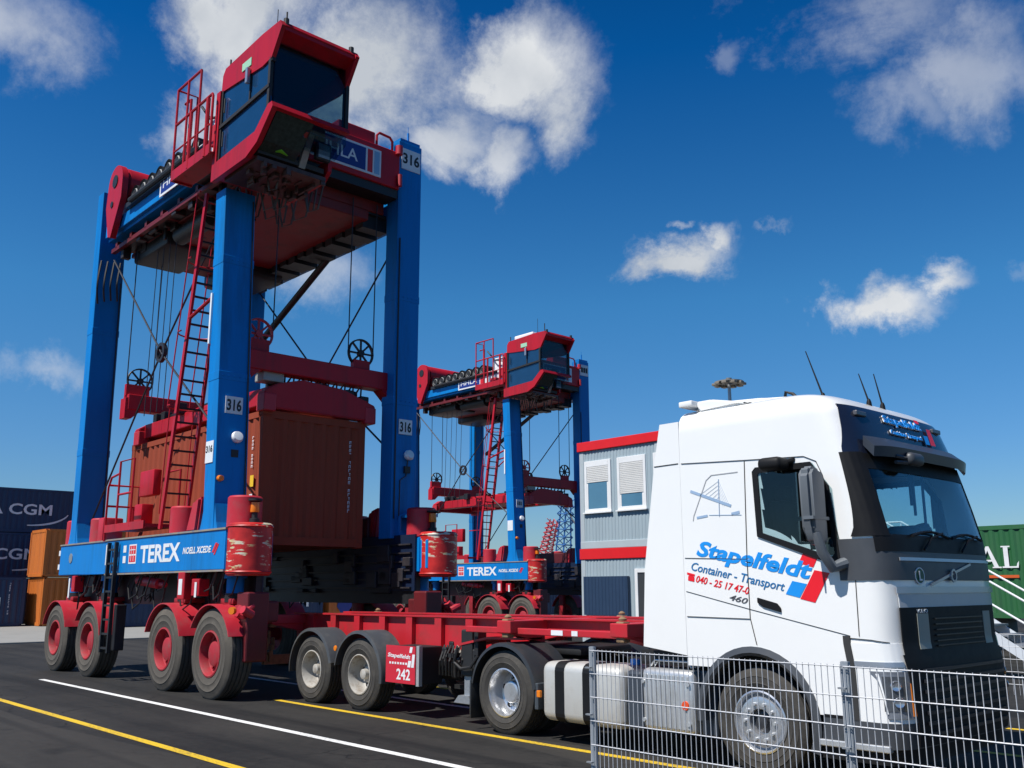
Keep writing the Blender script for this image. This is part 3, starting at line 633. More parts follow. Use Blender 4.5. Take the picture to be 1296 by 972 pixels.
    rail([(-1.2, -2.42, 2.8), (-1.2, -2.42, 3.95), (-1.05, -2.42, 4.15), (-.6, -2.42, 4.2)]); rail([(-.6, -2.42, 3.05), (-.6, -2.42, 4.45), (.15, -2.42, 4.45), (.15, -2.42, 3.05)])
    rail([(-.6, -2.42, 3.75), (.15, -2.42, 3.75)]); rail([(-1.2, -2.42, 3.55), (-1.2, -1.75, 3.55), (-1.2, -1.75, 3.05)]); rail([(-1.2, -2.42, 4.0), (-1.2, -1.75, 4.0), (-1.2, -1.75, 3.05)]); rail([(.9, -1.75, 3.05), (.9, -1.75, 4.2), (.2, -1.75, 4.2)])
    q.build('handrail', red, root)
    q = MB(); q.box((-.85, -1.9, 3.75), (-.1, -1.72, 4.3), bev=.03); q.cyl((-.95, -1.95, 3.1), (-.95, -1.95, 3.5), .1, 12); q.box((-.5, -2.1, 3.12), (-.1, -1.85, 3.55), bev=.02); q.build('equipment_box', red, root)
    # tall inclined ladder
    B0, T0 = Vector((1.35, -2.28, 2.95)), Vector((2.45, -2.28, 9.6)); wy = .5
    q = MB()
    for yy in (0, wy): q.beam(B0 + Vector((0, yy, 0)), T0 + Vector((0, yy, 0)), .05, .10, up=(1, 0, 0))
    ld = q.build('ladder', red, root)
    q = MB()
    for k in range(24):
        p = B0.lerp(T0, (k + .5) / 24); q.beam(p + Vector((0, 0, 0)), p + Vector((0, wy, 0)), .05, .035)
    q.build('rung', darksteel, ld, split=True)
    q = MB()
    def cagept(t, a):
        p = B0.lerp(T0, t) + Vector((0, wy / 2, 0)); return p + Vector((-.38 * math.sin(a) - .05, .40 * math.cos(a), 0))
    for a in (R(25), R(65), R(105), R(150)):
        q.tube([cagept(.36, a), cagept(.7, a), cagept(1.0, a)], .014, 6)
    for t in (.36, .58, .8, 1.0): q.tube([cagept(t, R(x)) for x in range(-10, 191, 20)], .016, 6)
    for yy in (0, wy): q.tube([B0 + Vector((-.1, yy * 1.0, .3)), B0.lerp(T0, .36) + Vector((-.35, yy, 0))], .012, 6)
    q.build('safety_cage', red, root)
    q = MB(); pm = B0.lerp(T0, .62); q.tube([pm + Vector((0, .0, 0)), (3.26, -2.2, pm.z + .35)], .035, 8); q.tube([pm + Vector((0, wy, 0)), (3.26, -1.9, pm.z + .1)], .03, 8); q.tube([pm + Vector((0, wy, -.3)), (3.26, -2.1, pm.z + .1)], .025, 8); q.build('ladder_bracket', red, root)
    # --- top frame
    b = MB(); b.box((-3.4, -2.24, 10.30), (3.3, -1.70, 10.62), bev=.015); b.box((-3.4, -2.15, 10.22), (3.3, -1.75, 10.30)); b.build('top_beam', blue, root)
    b = MB(); b.box((-3.4, 1.70, 9.95), (3.3, 2.28, 10.5), bev=.015)
    b.build('top_beam', blue, root)
    b = MB(); b.box((-1.9, -2.34, 10.62), (2.6, -1.6, 10.74)); b.tube([(-1.6, -2.36, 10.72), (2.0, -2.36, 10.72)], .06, 8); b.build('cable_tray', darksteel, root)
    # front cross beam
    b = MB(); b.box((3.28, -1.7, 10.40), (3.72, 1.53, 11.28), bev=.02); cb = b.build('cross_beam', red, root)
    b = MB(); b.box((3.2, .0, 11.28), (3.6, .95, 11.62), bev=.03); b.build('drive_cover', red, cb)
    q = MB(); q.tube([(3.5, 1.05, 11.28), (3.5, 1.05, 11.62), (3.5, 1.12, 11.7), (3.5, 1.4, 11.68), (3.5, 1.47, 11.6), (3.5, 1.47, 11.28)], .03, 8); q.tube([(3.5, .97, 11.28), (3.5, .97, 11.55)], .02, 6); q.build('lifting_eye', red, cb)
    q = MB(); q.cyl((3.76, 1.48, 11.2), (3.76, 1.48, 11.4), .08, 14); q.cyl((3.78, 1.5, 10.45), (3.78, 1.5, 10.72), .05, 14); q.build('end_fitting', redbright, cb, split=True)
    b = MB(); b.box((3.2, -1.5, 10.2), (3.66, 1.53, 10.40)); b.build('walkway_edge', darksteel, root)
    # front sign
    xf = 3.72
    p = MB(); p.box((xf, -.72, 10.52), (xf + .02, 1.02, 11.14)); fs = p.build('company_sign', white, root)
    p = MB(); p.box((xf + .02, -.66, 10.57), (xf + .024, .62, 11.09)); p.build('sign_field', navy, fs)
    tb = MB(); text_bm(tb, 'HHLA', .4, (xf + .025, -.56, 10.70), (0, 1, 0), (0, 0, 1), bold=.004, fit=(.98, .26)); tb.build('lettering', white, fs)
    p = MB(); p.box((xf + .02, .67, 10.57), (xf + .024, .80, 11.09)); p.build('sign_stripe', signred, fs)
    p = MB(); p.box((xf + .02, .84, 10.57), (xf + .024, .98, 11.09)); p.build('sign_panel', chrome, fs)
    # side sign on the left top beam
    ys = -2.285
    p = MB(); p.box((.02, ys - .02, 10.28), (2.75, ys, 10.80)); fs = p.build('company_sign', white, root)
    p = MB(); p.box((.09, ys - .024, 10.34), (1.45, ys - .02, 10.74)); p.build('sign_field', navy, fs)
    tb = MB(); text_bm(tb, 'HHLA', .4, (.2, ys - .026, 10.44), (1, 0, 0), (0, 0, 1), bold=.004, fit=(1.1, .2)); tb.build('lettering', white, fs)
    p = MB(); p.box((1.5, ys - .024, 10.34), (1.68, ys - .02, 10.74)); p.build('sign_stripe', signred, fs)
    p = MB(); p.box((2.05, ys - .024, 10.34), (2.2, ys - .02, 10.74)); p.box((2.4, ys - .024, 10.34), (2.6, ys - .02, 10.74)); p.build('sign_panel', chrome, fs)
    # row of round air filters
    for k in range(8):
        x = -1.75 + k * .47
        q = MB(); q.lathe([(0, 0), (.10, 0), (.10, .04), (.17, .04), (.215, .0), (.215, .55), (.15, .6), (0, .6)], (x, -2.22, 10.97), (0, 1, 0), 24); c = q.build('round_filter', blacksteel, root)
        q = MB(); q.lathe([(.10, -.003), (.12, -.02), (.14, -.003)], (x, -2.2, 10.97), (0, 1, 0), 20); q.build('filter_ring', cable_grey, c)
    # rear winch drum beam with end plate
    b = MB()
    b.lathe([(0, 0), (.42, 0), (.42, 4.1), (0, 4.1)], (-2.5, -2.2, 11.42), (0, 1, 0), 28); b.box((-2.9, -2.1, 10.5), (-2.1, 1.9, 11.42), bev=.02)
    pts = [(-2.5 + .45 * math.cos(R(a)), 11.42 + .45 * math.sin(R(a))) for a in range(0, 181, 15)] + [(-3.0, 10.9), (-2.72, 10.1), (-2.55, 10.05), (-2.05, 10.95)]
    b.prism(pts, -2.42, -2.28, 'y'); b.build('winch_beam', red, root)
    q = MB(); q.cyl((-2.5, -2.44, 11.47), (-2.5, -2.42, 11.47), .16, 20); q.cyl((-2.6, -2.44, 10.9), (-2.6, -2.42, 10.9), .08, 14); q.build('winch_cover', darksteel, root, split=True)
    # machinery deck: underside plate in red darkened as painted shade, engine pod
    b = MB(); b.box((-2.9, -1.35, 9.72), (3.2, 1.1, 9.95), bev=.02); b.box((-2.9, -1.69, 9.95), (3.2, 1.5, 10.6), bev=.02); b.build('machinery_deck', mat('shaded red deck paint', (.20, .010, .010), .55, dirt=(.05, .01, .01), dirt_amt=.7), root)
    b = MB(); b.box((-2.9, -1.7, 9.62), (-.9, -.5, 9.98), bev=.08); b.box((-2.5, -1.3, 10.6), (2.4, 1.4, 11.0), bev=.05); b.box((-3.1, .2, 9.45), (-1.2, 1.5, 9.85), bev=.1)
    b.cyl((-.6, -1.5, 9.75), (1.0, -1.5, 9.75), .2, 18)
    b.build('engine_pod', darksteel, root)
    b = MB()
    for x in (-3.0, -2.1, -1.2, -.3, .6, 1.5, 2.4): b.box((x - .06, -2.1, 9.98), (x + .06, 1.6, 10.14))
    for y in (-2.05, -1.55): b.box((-3.3, y - .05, 9.92), (2.9, y + .05, 10.02))
    b.box((-3.4, -1.69, 10.05), (3.3, -1.6, 10.4))
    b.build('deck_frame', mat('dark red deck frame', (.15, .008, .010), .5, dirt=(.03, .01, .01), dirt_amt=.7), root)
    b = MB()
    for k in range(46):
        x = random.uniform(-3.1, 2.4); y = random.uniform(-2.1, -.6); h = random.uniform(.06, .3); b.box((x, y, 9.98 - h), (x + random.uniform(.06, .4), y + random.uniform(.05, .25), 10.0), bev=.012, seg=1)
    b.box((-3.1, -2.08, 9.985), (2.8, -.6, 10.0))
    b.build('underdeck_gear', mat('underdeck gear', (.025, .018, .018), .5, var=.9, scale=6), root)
    b = MB(); b.box((-2.75, 1.1, 9.90), (3.15, 1.6, 9.96))
    for k in range(14): b.box((-2.7 + k * .42, 1.05, 9.55 + .05 * (k % 2)), (-2.4 + k * .42, 1.68, 9.94))
    b.build('cable_carrier', darksteel, root)
    q = MB()
    for k in range(11):
        x = random.uniform(2.6, 4.4); y = random.uniform(-2.0, -.8); a = random.uniform(.1, .3)
        q.tube([(x, y, 9.75), (x + a * .2, y + a * .5, 9.35 - a), (x + a, y + a, 9.3 - a * .6), (x + a * 1.5, y + a * 1.2, 9.7)], .02, 5)
    q.build('hose_loop', mat('dull hose', (.09, .085, .08), .6), root, split=True)
    q = MB(); 
    for k in range(4):
        pts = []
        for i in range(9):
            t = i / 8; pts.append((-3.50 + .22 * math.sin(math.pi * t) + .04 * k, -2.25 + .14 * k - .12 * math.sin(math.pi * t), 9.75 - 1.1 * t - .12 * math.sin(math.pi * t * (1 + .2 * k))))
        q.tube(pts, .022, 6)
    q.build('cable_bundle', blacksteel, root)
    # --- side platform with tall railing behind the cab
    b = MB(); b.box((1.70, -2.70, 10.0), (3.40, -2.30, 10.04)); b.box((1.68, -2.74, 9.97), (3.42, -2.70, 10.19)); b.box((1.68, -2.70, 9.97), (1.72, -2.30, 10.1)); b.build('platform_deck', red, root)
    q = MB()
    yp = -2.72
    for x in (1.70, 2.22, 2.80): q.tube([(x, yp, 9.98), (x, yp, 12.02 if x != 2.22 else 12.02)], .026, 8)
    q.tube([(1.70, yp, 12.02), (2.80, yp, 12.02)], .026, 8); q.tube([(1.70, yp, 11.22), (3.40, yp, 11.25), (3.42, yp, 11.2), (3.42, yp, 9.98)], .028, 8); q.tube([(3.22, yp, 11.22), (3.22, yp, 9.98)], .045, 8); q.tube([(1.70, yp, 12.02), (1.70, -2.3, 12.02), (1.70, -2.3, 10)], .024, 8)
    q.tube([(1.82, -2.6, 11.7), (2.1, -2.6, 11.7), (2.1, -2.6, 10.0)], .03, 8); q.tube([(2.45, yp, 10.0), (2.45, yp, 11.22)], .035, 8); q.tube([(1.70, yp, 10.62), (3.42, yp, 10.62)], .018, 8)
    q.build('handrail', red, root)
    q = MB(); q.box((2.2, -2.2, 10.5), (2.9, -1.5, 11.35), bev=.06); q.cyl((3.02, -2.0, 10.5), (3.02, -2.0, 11.5), .13, 14); q.build('white_tank', white, root)
    q = MB()
    for k in range(5): q.cyl((1.9 + .26 * k, -2.1, 10.05), (1.9 + .26 * k, -2.1, 10.5 + .25 * (k % 3)), .07, 12)
    q.box((1.8, -2.25, 10.05), (3.3, -1.9, 10.3)); q.tube([(1.95, -2.3, 11.7), (2.5, -2.35, 11.2), (3.3, -2.3, 11.0)], .03, 6); q.build('pipe_manifold', darksteel, root)
    q = MB(); q.box((2.35, -2.5, 10.06), (2.7, -2.2, 10.42), bev=.02); q.box((3.05, -2.55, 10.3), (3.2, -2.4, 10.75), bev=.02); q.build('switch_box', redbright, root, split=True)
    q = MB(); q.box((3.40, -2.35, 9.9), (3.52, -1.2, 11.45)); q.build('cab_rear_post', blue, root)
    # --- driver's cab, cantilevered forward over the front left leg
    yL, yR = -2.56, -.98
    prof = [(3.5, 9.85), (5.42, 10.12), (5.40, 10.3), (5.42, 11.15), (5.62, 11.55), (3.55, 11.55)]
    cb = MB()
    # roof shell with slanted brim
    roof = [(3.50, 11.28), (5.15, 11.12), (5.48, 11.16), (5.82, 11.66), (5.74, 11.78), (5.1, 11.80), (3.62, 11.74), (3.52, 11.62)]
    cb.prism(roof, yL - .03, yL + .05, 'y'); cb.prism(roof, yR - .05, yR + .03, 'y')
    cb.prism([(3.52, 11.60), (5.70, 11.64), (5.78, 11.7), (5.74, 11.78), (5.1, 11.80), (3.62, 11.74)], yL + .05, yR - .05, 'y')
    cb.prism([(5.44, 11.52), (5.76, 11.62), (5.76, 11.68), (5.40, 11.66)], yL + .05, yR - .05, 'y')
    # skirt
    skirt = [(3.34, 9.44), (4.75, 9.46), (5.15, 9.62), (5.68, 10.12), (5.64, 10.22), (5.50, 10.22), (5.05, 9.86), (3.52, 9.80), (3.52, 11.3), (3.36, 11.3)]
    cb.prism(skirt, yL - .06, yL + .04, 'y'); cb.prism([(3.34, 9.44), (4.75, 9.46), (4.95, 9.62), (4.95, 9.86), (3.52, 9.80), (3.52, 11.3), (3.36, 11.3)], yR - .04, yR + .04, 'y')
    cb.prism([(5.68, 10.12), (5.64, 10.22), (5.50, 10.22), (5.54, 10.12)], yL + .04, yR - .04, 'y')
    cb.prism([(3.4, 9.50), (4.75, 9.50), (4.75, 9.56), (3.4, 9.56)], yL + .04, yR - .04, 'y')
    cab = cb.build('cab', red, root)
    q = MB(); q.prism([(3.52, 9.80), (5.02, 9.87), (5.47, 10.24), (5.42, 11.14), (5.15, 11.12), (3.52, 11.28)], yL - .0, yL + .03, 'y'); q.build('side_window', sideglass, cab)
    q = MB(); q.prism([(5.42, 10.22), (5.48, 10.22), (5.47, 11.56), (5.41, 11.56)], yL + .05, yR - .05, 'y')
    q.prism([(5.36, 10.2), (5.46, 10.2), (5.46, 9.98), (5.1, 9.8), (5.0, 9.85), (5.3, 9.98)], yL + .75, yR + .02, 'y'); q.build('front_window', tintglass, cab)
    q = MB(); q.prism([(3.52, 9.80), (5.02, 9.87), (5.47, 10.24), (5.42, 11.14), (5.15, 11.12), (3.52, 11.28)], yR - .03, yR, 'y'); q.build('far_window', tintglass, cab)
    q = MB(); q.prism([(3.5, 9.8), (3.55, 9.8), (3.55, 11.6), (3.5, 11.6)], yL + .03, yR - .03, 'y'); q.box((4.0, yL + .5, 9.6), (4.5, yR - .5, 10.25), bev=.06); q.box((3.95, yL + .55, 10.2), (4.1, yR - .55, 10.95), bev=.06); q.box((3.6, yL + .1, 9.56), (4.9, yR - .1, 9.66)); q.box((4.75, yR - .45, 10.0), (5.0, yR - .15, 10.55), bev=.03); q.tube([(4.9, yL + .3, 9.7), (5.05, yL + .35, 10.4)], .03, 6); q.box((4.95, yL + .25, 10.4), (5.05, yL + .5, 10.62), bev=.02); q.box((3.6, yL + .1, 11.45), (5.3, yR - .1, 11.58)); q.build('cab_interior', dash, cab)
    q = MB(); q.beam((3.5, yL - .02, 10.52), (5.46, yL - .02, 10.62), .05, .07); q.box((3.52, yL - .03, 9.8), (3.58, yL + .02, 11.3)); q.box((5.38, yL - .03, 10.2), (5.46, yL + .03, 11.2)); q.box((4.66, yL - .025, 10.6), (4.70, yL + .02, 11.2)); q.box((5.38, yR - .04, 10.2), (5.50, yR + .03, 11.5)); q.box((5.40, yL - .02, 11.1), (5.49, yL + .06, 11.55))
    q.tube([(3.72, yL - .05, 10.05), (3.72, yL - .05, 10.35)], .015, 6); q.tube([(3.72, yL - .05, 10.75), (3.72, yL - .05, 11.05)], .015, 6); q.build('window_frame', blacksteel, cab, split=True)
    q = MB(); q.box((4.64, yL - .12, 10.95), (4.72, yL - .04, 11.28), bev=.02); q.build('mirror', chrome, cab)
    q = MB(); q.box((4.36, yL - .045, 11.34), (4.72, yL - .03, 11.5)); lp = q.build('label_plate', mat('faded green label', (.35, .62, .42), .5), cab)
    q = MB(); q.box((3.75, yL + .15, 11.74), (4.85, yR - .3, 11.98), bev=.06); q.build('air_conditioner', white, cab)
    q = MB(); q.tube([(5.0, yL + .3, 11.8), (5.0, yL + .3, 12.5)], .008, 5); q.cyl((5.0, yL + .3, 11.8), (5.0, yL + .3, 11.95), .02, 8); q.tube([(5.45, yL + .25, 11.78), (5.45, yL + .25, 12.2)], .018, 6); q.tube([(3.65, yL + .05, 11.7), (3.65, yL + .05, 11.95)], .02, 6); q.cyl((5.72, yL + .1, 11.72), (5.72, yL + .1, 11.86), .05, 10); q.cyl((5.72, yR - .1, 11.72), (5.72, yR - .1, 11.86), .05, 10); q.build('aerial', blacksteel, cab)
    # footwell: glass floor with clutter, strut, work lamp
    q = MB(); q.prism([(4.8, 9.56), (5.12, 9.72), (5.56, 10.12), (5.48, 10.14), (5.05, 9.80), (4.8, 9.7)], yL + .1, yL + .85, 'y'); q.build('floor_window', mat('dim floor glass', (.03, .05, .045), .12, var=.8, scale=14), cab)
    q = MB(); q.box((4.95, yL + .95, 9.52), (5.05, yL + 1.08, 10.18), rot=Matrix.Rotation(R(28), 3, 'Y')); q.build('strut', mat('worn grey steel', (.32, .31, .28), .5, var=.4, scale=10), cab)
    q = MB(); q.tube([(4.9, yL + .3, 9.66), (5.0, yL + .5, 9.7), (4.95, yL + .7, 9.66)], [.02, .06, .02], 8); q.build('lever', hiviz, cab)
    q = MB(); q.box((5.0, yR - .4, 9.72), (5.12, yR - .08, 10.08), bev=.03); wl = q.build('work_lamp', darksteel, cab)
    q = MB(); q.box((5.12, yR - .36, 9.76), (5.13, yR - .12, 10.04)); q.build('lamp_lens', mat('dull lamp lens', (.22, .27, .31), .25, var=.5, scale=30), wl)
    q = MB()
    q.box((3.6, yL + .1, 9.42), (4.9, yR - .05, 9.5))
    for k in range(34):
        x = random.uniform(3.7, 4.9); y = random.uniform(yL + .1, yR - .1); h = random.uniform(.04, .16); q.box((x, y, 9.44 - h), (x + random.uniform(.04, .3), y + random.uniform(.03, .1), 9.46), bev=.008)
    q.build('underfloor_gear', mat('under cab gear', (.07, .035, .03), .5, var=.9, scale=9), cab)
    # --- hoist: two head beams with sheaves, ropes, spreader
    for xx, d in ((3.28, 1), (-2.55, -1)):
        b = MB(); b.box((xx - .17, -1.72, 5.92), (xx + .17, 1.55, 6.30), bev=.02)
        for s in (-1, 1): b.prism([(s * 1.4, 5.92), (s * 1.4, 6.28), (s * 1.78, 6.2), (s * 1.78, 5.72), (s * 1.62, 5.72)], xx - .15, xx + .15, 'x')
        hb = b.build('hoist_beam', red, root)
        b = MB(); b.box((xx - .06, -1.75, 6.28), (xx + .06, -1.2, 6.55)); b.box((xx - .06, .75, 6.28), (xx + .06, 1.15, 6.5)); b.build('sheave_bracket', red, hb, split=True)
        for yy, mm in ((-1.42, redbright if d > 0 else darksteel), (.95, darksteel)):
            b = MB(); sheave(b, (xx, yy, 6.66), .31, (1, 0, 0)); b.build('sheave', mm, hb)
        b = MB()
        for s in (-1, 1): b.cyl((xx, s * 1.55, 6.05), (xx, s * 1.74, 6.05), .12, 16)
        b.build('guide_roller', redbright, hb, split=True)
    b = MB()
    b.box((-2.75, -1.15, 5.32), (3.30, -.78, 5.66), bev=.02); b.box((-2.75, .78, 5.32), (3.30, 1.15, 5.66), bev=.02)
    b.prism([(-1.28, 5.22), (1.28, 5.22), (1.28, 5.55), (1.05, 5.62), (.5, 5.80), (-.45, 5.86), (-1.0, 5.72), (-1.28, 5.55)], 3.12, 3.40, 'x', bev=.02)
    b.prism([(-1.28, 5.22), (1.28, 5.22), (1.28, 5.55), (1.05, 5.62), (-1.0, 5.72), (-1.28, 5.55)], -3.0, -2.72, 'x', bev=.02)
    b.box((-1.0, -1.0, 5.38), (1.6, 1.0, 5.75), bev=.03)
    sp = b.build('spreader', red, root)
    b = MB()
    for sx in (3.26, -2.86):
        for sy in (-1.16, 1.16): b.box((sx - .16, sy - .13, 5.16), (sx + .16, sy + .13, 5.5), bev=.02)
    b.build('twistlock_housing', redbright, sp, split=True)
    b = MB()
    for k in range(36):
        x = random.uniform(-2.5, 3.3); y = random.choice((-1, 1)) * random.uniform(.3, 1.2); h = random.uniform(.1, .32)
        b.box((x, y - .1, 5.62), (x + random.uniform(.1, .4), y + .1, 5.62 + h), bev=.02)
    for k in range(10):
        y = -1.0 + k * .2; b.tube([(3.15, y, 5.6), (3.3, y + .1, 5.85), (3.2, y + .25, 6.0), (3.1, y + .3, 5.7)], .02, 5)
    b.build('spreader_gear', darksteel, sp, split=True)
    b = MB(); b.box((3.0, -1.3, 5.75), (3.35, -.85, 5.98), bev=.02); b.build('control_box', mat('pale grey box', (.33, .33, .31), .5), sp)
    for xx in (3.28, -2.55):
        for yy in (-1.42, .95):
            for k in (-.31, .31): b = MB(); b.tube([(xx, yy + k, 6.66), (xx, yy + k, 10.1)], .014, 6); b.build('hoist_rope', cablem, root)
    for k in range(4): b = MB(); b.tube([(-1.8 + .35 * k, -1.55, 5.7), (-1.6 + .35 * k, -1.6, 9.9)], .010, 5); b.build('hoist_rope', cablem, root)
    # --- bracing rods
    for s in (-1, 1):
        y = s * 1.98; b = MB(); hubp = Vector((0, y, 6.8))
        for sx in (-1, 1): b.tube([(sx * 3.4, y, 9.8), hubp], .022, 6); b.tube([(sx * 3.4, y, 3.3 if sx < 0 else 4.4), hubp], .022, 6)
        b.lathe([(.15, -.04), (.22, -.04), (.22, .04), (.15, .04)], hubp, (0, 1, 0), 20, closed=True)
        b.build('bracing_rod', cablem, root, split=True)
    b = MB(); b.cyl((2.2, 1.62, 10.3), (-2.6, 1.62, 8.1), .085, 14); b.cyl((2.2, 1.62, 10.3), (1.5, 1.62, 9.98), .14, 14); b.build('diagonal_strut', darksteel, root)
    q = MB(); q.tube([(3.5, 1.9, 11.6), (3.5, 1.9, 11.95)], .03, 6); q.tube([(3.5, 1.9, 11.95), (3.5, 1.9, 12.1)], .008, 5); q.box((3.3, 1.58, 11.6), (3.66, 2.12, 11.68)); q.build('leg_cap_lamp', blue, root)
    q = MB(); q.box((3.0, -1.70, 8.55), (3.26, -1.66, 8.95)); q.build('warning_plate', mat('red striped plate', (.6, .02, .02), .5, dirt=(.05, .01, .01), dirt_amt=1, dscale=9), root)
    # rear right machinery housing
    b = MB(); b.box((-3.2, 1.7, 2.82), (2.6, 2.3, 3.3), bev=.05); b.build('cable_reel_housing', mat('dark red housing', (.10, .012, .016), .5), root)
    # blue step bracket on the front right end
    q = MB(); q.tube([(3.75, 1.72, 2.1), (3.75, 1.72, 3.25), (3.85, 1.8, 3.3), (4.3, 1.9, 3.3)], .035, 8); q.box((3.72, 1.75, 3.22), (4.4, 2.2, 3.28)); q.build('step_bracket', blue, root)
    return root

CX, CY = -19.7, 9.85
car1 = straddle_carrier('316', 'tall nearer blue and red straddle carrier numbered 316, holding a brown container')
def flatten(root):
    for p in children(root):
        for c in children(p):
            for g in children(c): g.parent = p
flatten(car1)
car2 = copy_tree(car1, skip=('number',))
q = MB()
for xx, yy, zz, w, h in ((3.565, -2.10, 5.06, .06, .15), (3.695, 1.73, 5.06, .06, .15), (3.705, 1.66, 11.09, .10, .22)):
    for k in range(3): q.box((xx, yy + k * w * 1.45, zz), (xx + .012, yy + k * w * 1.45 + w, zz + h))
q.build('marking', black, car2, split=True)
car1.location = (CX, CY, 0)
car2.location = (CX - 11.75, CY + 18.25, 0); car2['label'] = 'farther blue and red straddle carrier with empty spreader behind the chassis trailer'
c = container('shipping_container', brown, 6.5, 2.34, 2.6, 'brown shipping container hanging under the spreader of the nearer straddle carrier', group='shipping containers in the yard')
c.location = (-19.65, 9.80, 2.6)
dashes(c, white, (3.254, .78, 2.1), (0, 1, 0), (0, 0, 1), 18, .05, .06, .022); dashes(c, white, (2.85, -1.174, 2.05), (1, 0, 0), (0, 0, 1), 9, .06, .05, .02)
q = MB(); q.box((2.84, -1.176, 1.12), (2.98, -1.170, 1.34)); q.build('warning_label', mat('yellow label', (.8, .5, .02), .5), c)
q = MB(); q.box((2.84, -1.176, .72), (2.96, -1.170, .98)); q.build('data_plate', white, c)

# ================================================================== TRUCK
YC, HW = 9.62, 1.24
T0 = (-6.3, YC, 0)
truck = empty('truck', T0, 'white tractor truck with blue and red company lettering, standing behind the wire fence', 'truck')
def lerp_tab(tab, z):
    if z <= tab[0][0]: return tab[0][1]
    for (a, va), (b, vb) in zip(tab, tab[1:]):
        if z <= b: return va + (vb - va) * (z - a) / (b - a)
    return tab[-1][1]
XF = [(.3, -4.05), (.6, -4.01), (1.1, -4.02), (1.3, -4.05), (1.6, -4.05), (2.0, -4.065), (2.25, -4.09), (2.6, -4.17), (3.05, -4.29), (3.3, -4.365), (3.5, -4.44), (3.6, -4.51), (3.66, -4.60), (3.70, -4.70), (3.725, -4.82), (3.74, -4.98)]
WZ = [(0, HW), (3.05, HW), (3.50, HW - .004), (3.60, HW - .02), (3.66, HW - .06), (3.70, HW - .13), (3.725, HW - .19), (3.74, HW - .28)]
DEP = .42
XREAR = -6.36
SL = lerp_tab(XF, 2.0) - DEP - XREAR
def cabP(t, z, off=0.0):
    xf = lerp_tab(XF, z); w = lerp_tab(WZ, z)
    if abs(t) <= 1:
        th = t * math.pi / 2; e = 2 / 5.0
        sx = abs(math.cos(th)) ** e; sy = math.copysign(abs(math.sin(th)) ** e, th)
        p = Vector((xf - DEP + DEP * sx, YC + w * sy, z))
    else: p = Vector((xf - DEP + (XREAR - xf + DEP) * (abs(t) - 1) / SL, YC + math.copysign(w, t), z))
    return p
def cabN(t, z, off):
    h = .004
    a = cabP(t + h, z) - cabP(t - h, z); b = cabP(t, z + h) - cabP(t, z - h)
    n = a.cross(b)
    if n.length < 1e-9: n = Vector((1, 0, 0))
    n.normalize()
    p = cabP(t, z); c = Vector((-5.3, YC, z))
    if n.dot(p - c) < 0: n = -n
    return p + n * off
# samples: theta for t so that points are even along the superellipse
def tfront(n=40):
    # even arc-length samples
    N = 2000; pts = [cabP(-1 + 2 * i / N, 1.6) for i in range(N + 1)]; acc = [0]
    for a, b in zip(pts, pts[1:]): acc.append(acc[-1] + (b - a).length)
    out = []; j = 0
    for k in range(n + 1):
        s = acc[-1] * k / n
        while acc[j] < s and j < N: j += 1
        out.append(-1 + 2 * j / N)
    return out
TF = tfront(48)
def fy(y):
    """front parameter t whose y offset from the centre is y (at full width)"""
    v = max(-1, min(1, y / HW)); return math.copysign((2 / math.pi) * math.asin(min(1, abs(v) ** (5.0 / 2))), v)
def tx(x, z):
    xc = lerp_tab(XF, z) - DEP
    if x > xc: return (2 / math.pi) * math.acos(min(1, ((x - xc) / DEP) ** 2.5))
    return 1 + SL * (lerp_tab(XF, z) - DEP - x) / (lerp_tab(XF, z) - DEP - XREAR)        # |t| on the side for a given x
AX, AR, AZ = -5.55, .645, .52
def zlow(t):
    if abs(t) <= 1: return .64
    x = cabP(t, 1.0).x; dx = x - AX
    z = 1.12 if x < AX else .64
    if abs(dx) < AR: z = max(.5, AZ + math.sqrt(AR * AR - dx * dx)) if abs(dx) < AR else z
    if x < AX - AR * .75: z = max(z if abs(dx) < AR else 0, 1.0)
    if x > AX and abs(dx) < AR: z = max(z, .64)
    return z
def fy_inv(t): return HW * math.copysign(abs(math.sin(t * math.pi / 2)) ** (2 / 5.0), t)
body = MB(T0)
side_len = (lerp_tab(XF, 2) - DEP) - XREAR
side_ts = [1 + side_len * k / 60 for k in range(1, 61)]
ts = [-t for t in reversed(side_ts)] + TF + side_ts
ZS = [0, .04, .09, .15, .22, .29, .36, .40, .44, .48, .52, .56, .60, .64, .68, .72, .76, .80, .84, .88, .92, .95, .975, 1.0]
ZTOP = 3.74
# openings: side windows and windscreen
def in_poly(p, poly):
    r = False; n = len(poly)
    for i in range(n):
        x1, y1 = poly[i]; x2, y2 = poly[i - 1]
        if (y1 > p[1]) != (y2 > p[1]) and p[0] < (x2 - x1) * (p[1] - y1) / (y2 - y1) + x1: r = not r
    return r
WIN = [(-5.34, 2.40), (-5.34, 2.95), (-4.80, 2.95), (-4.60, 2.68), (-4.55, 2.12), (-4.62, 2.08)]
cols = []
for t in ts:
    zl = zlow(t); cols.append([body.bm.verts.new(cabP(t, zl + (ZTOP - zl) * k)) for k in [1 - (1 - i / 64) ** 1.35 for i in range(65)]])
for i in range(len(cols) - 1):
    for k in range(64):
        a, b = cols[i], cols[i + 1]
        c = (a[k].co + b[k + 1].co) / 2; tm = (ts[i] + ts[i + 1]) / 2
        if abs(tm) > 1 and in_poly((c.x, c.z), WIN): continue
        if abs(tm) < 1 and 2.28 < c.z < 3.04 and abs(c.y - YC) < 1.12: continue
        body.bm.faces.new((a[k], b[k], b[k + 1], a[k + 1])).smooth = True
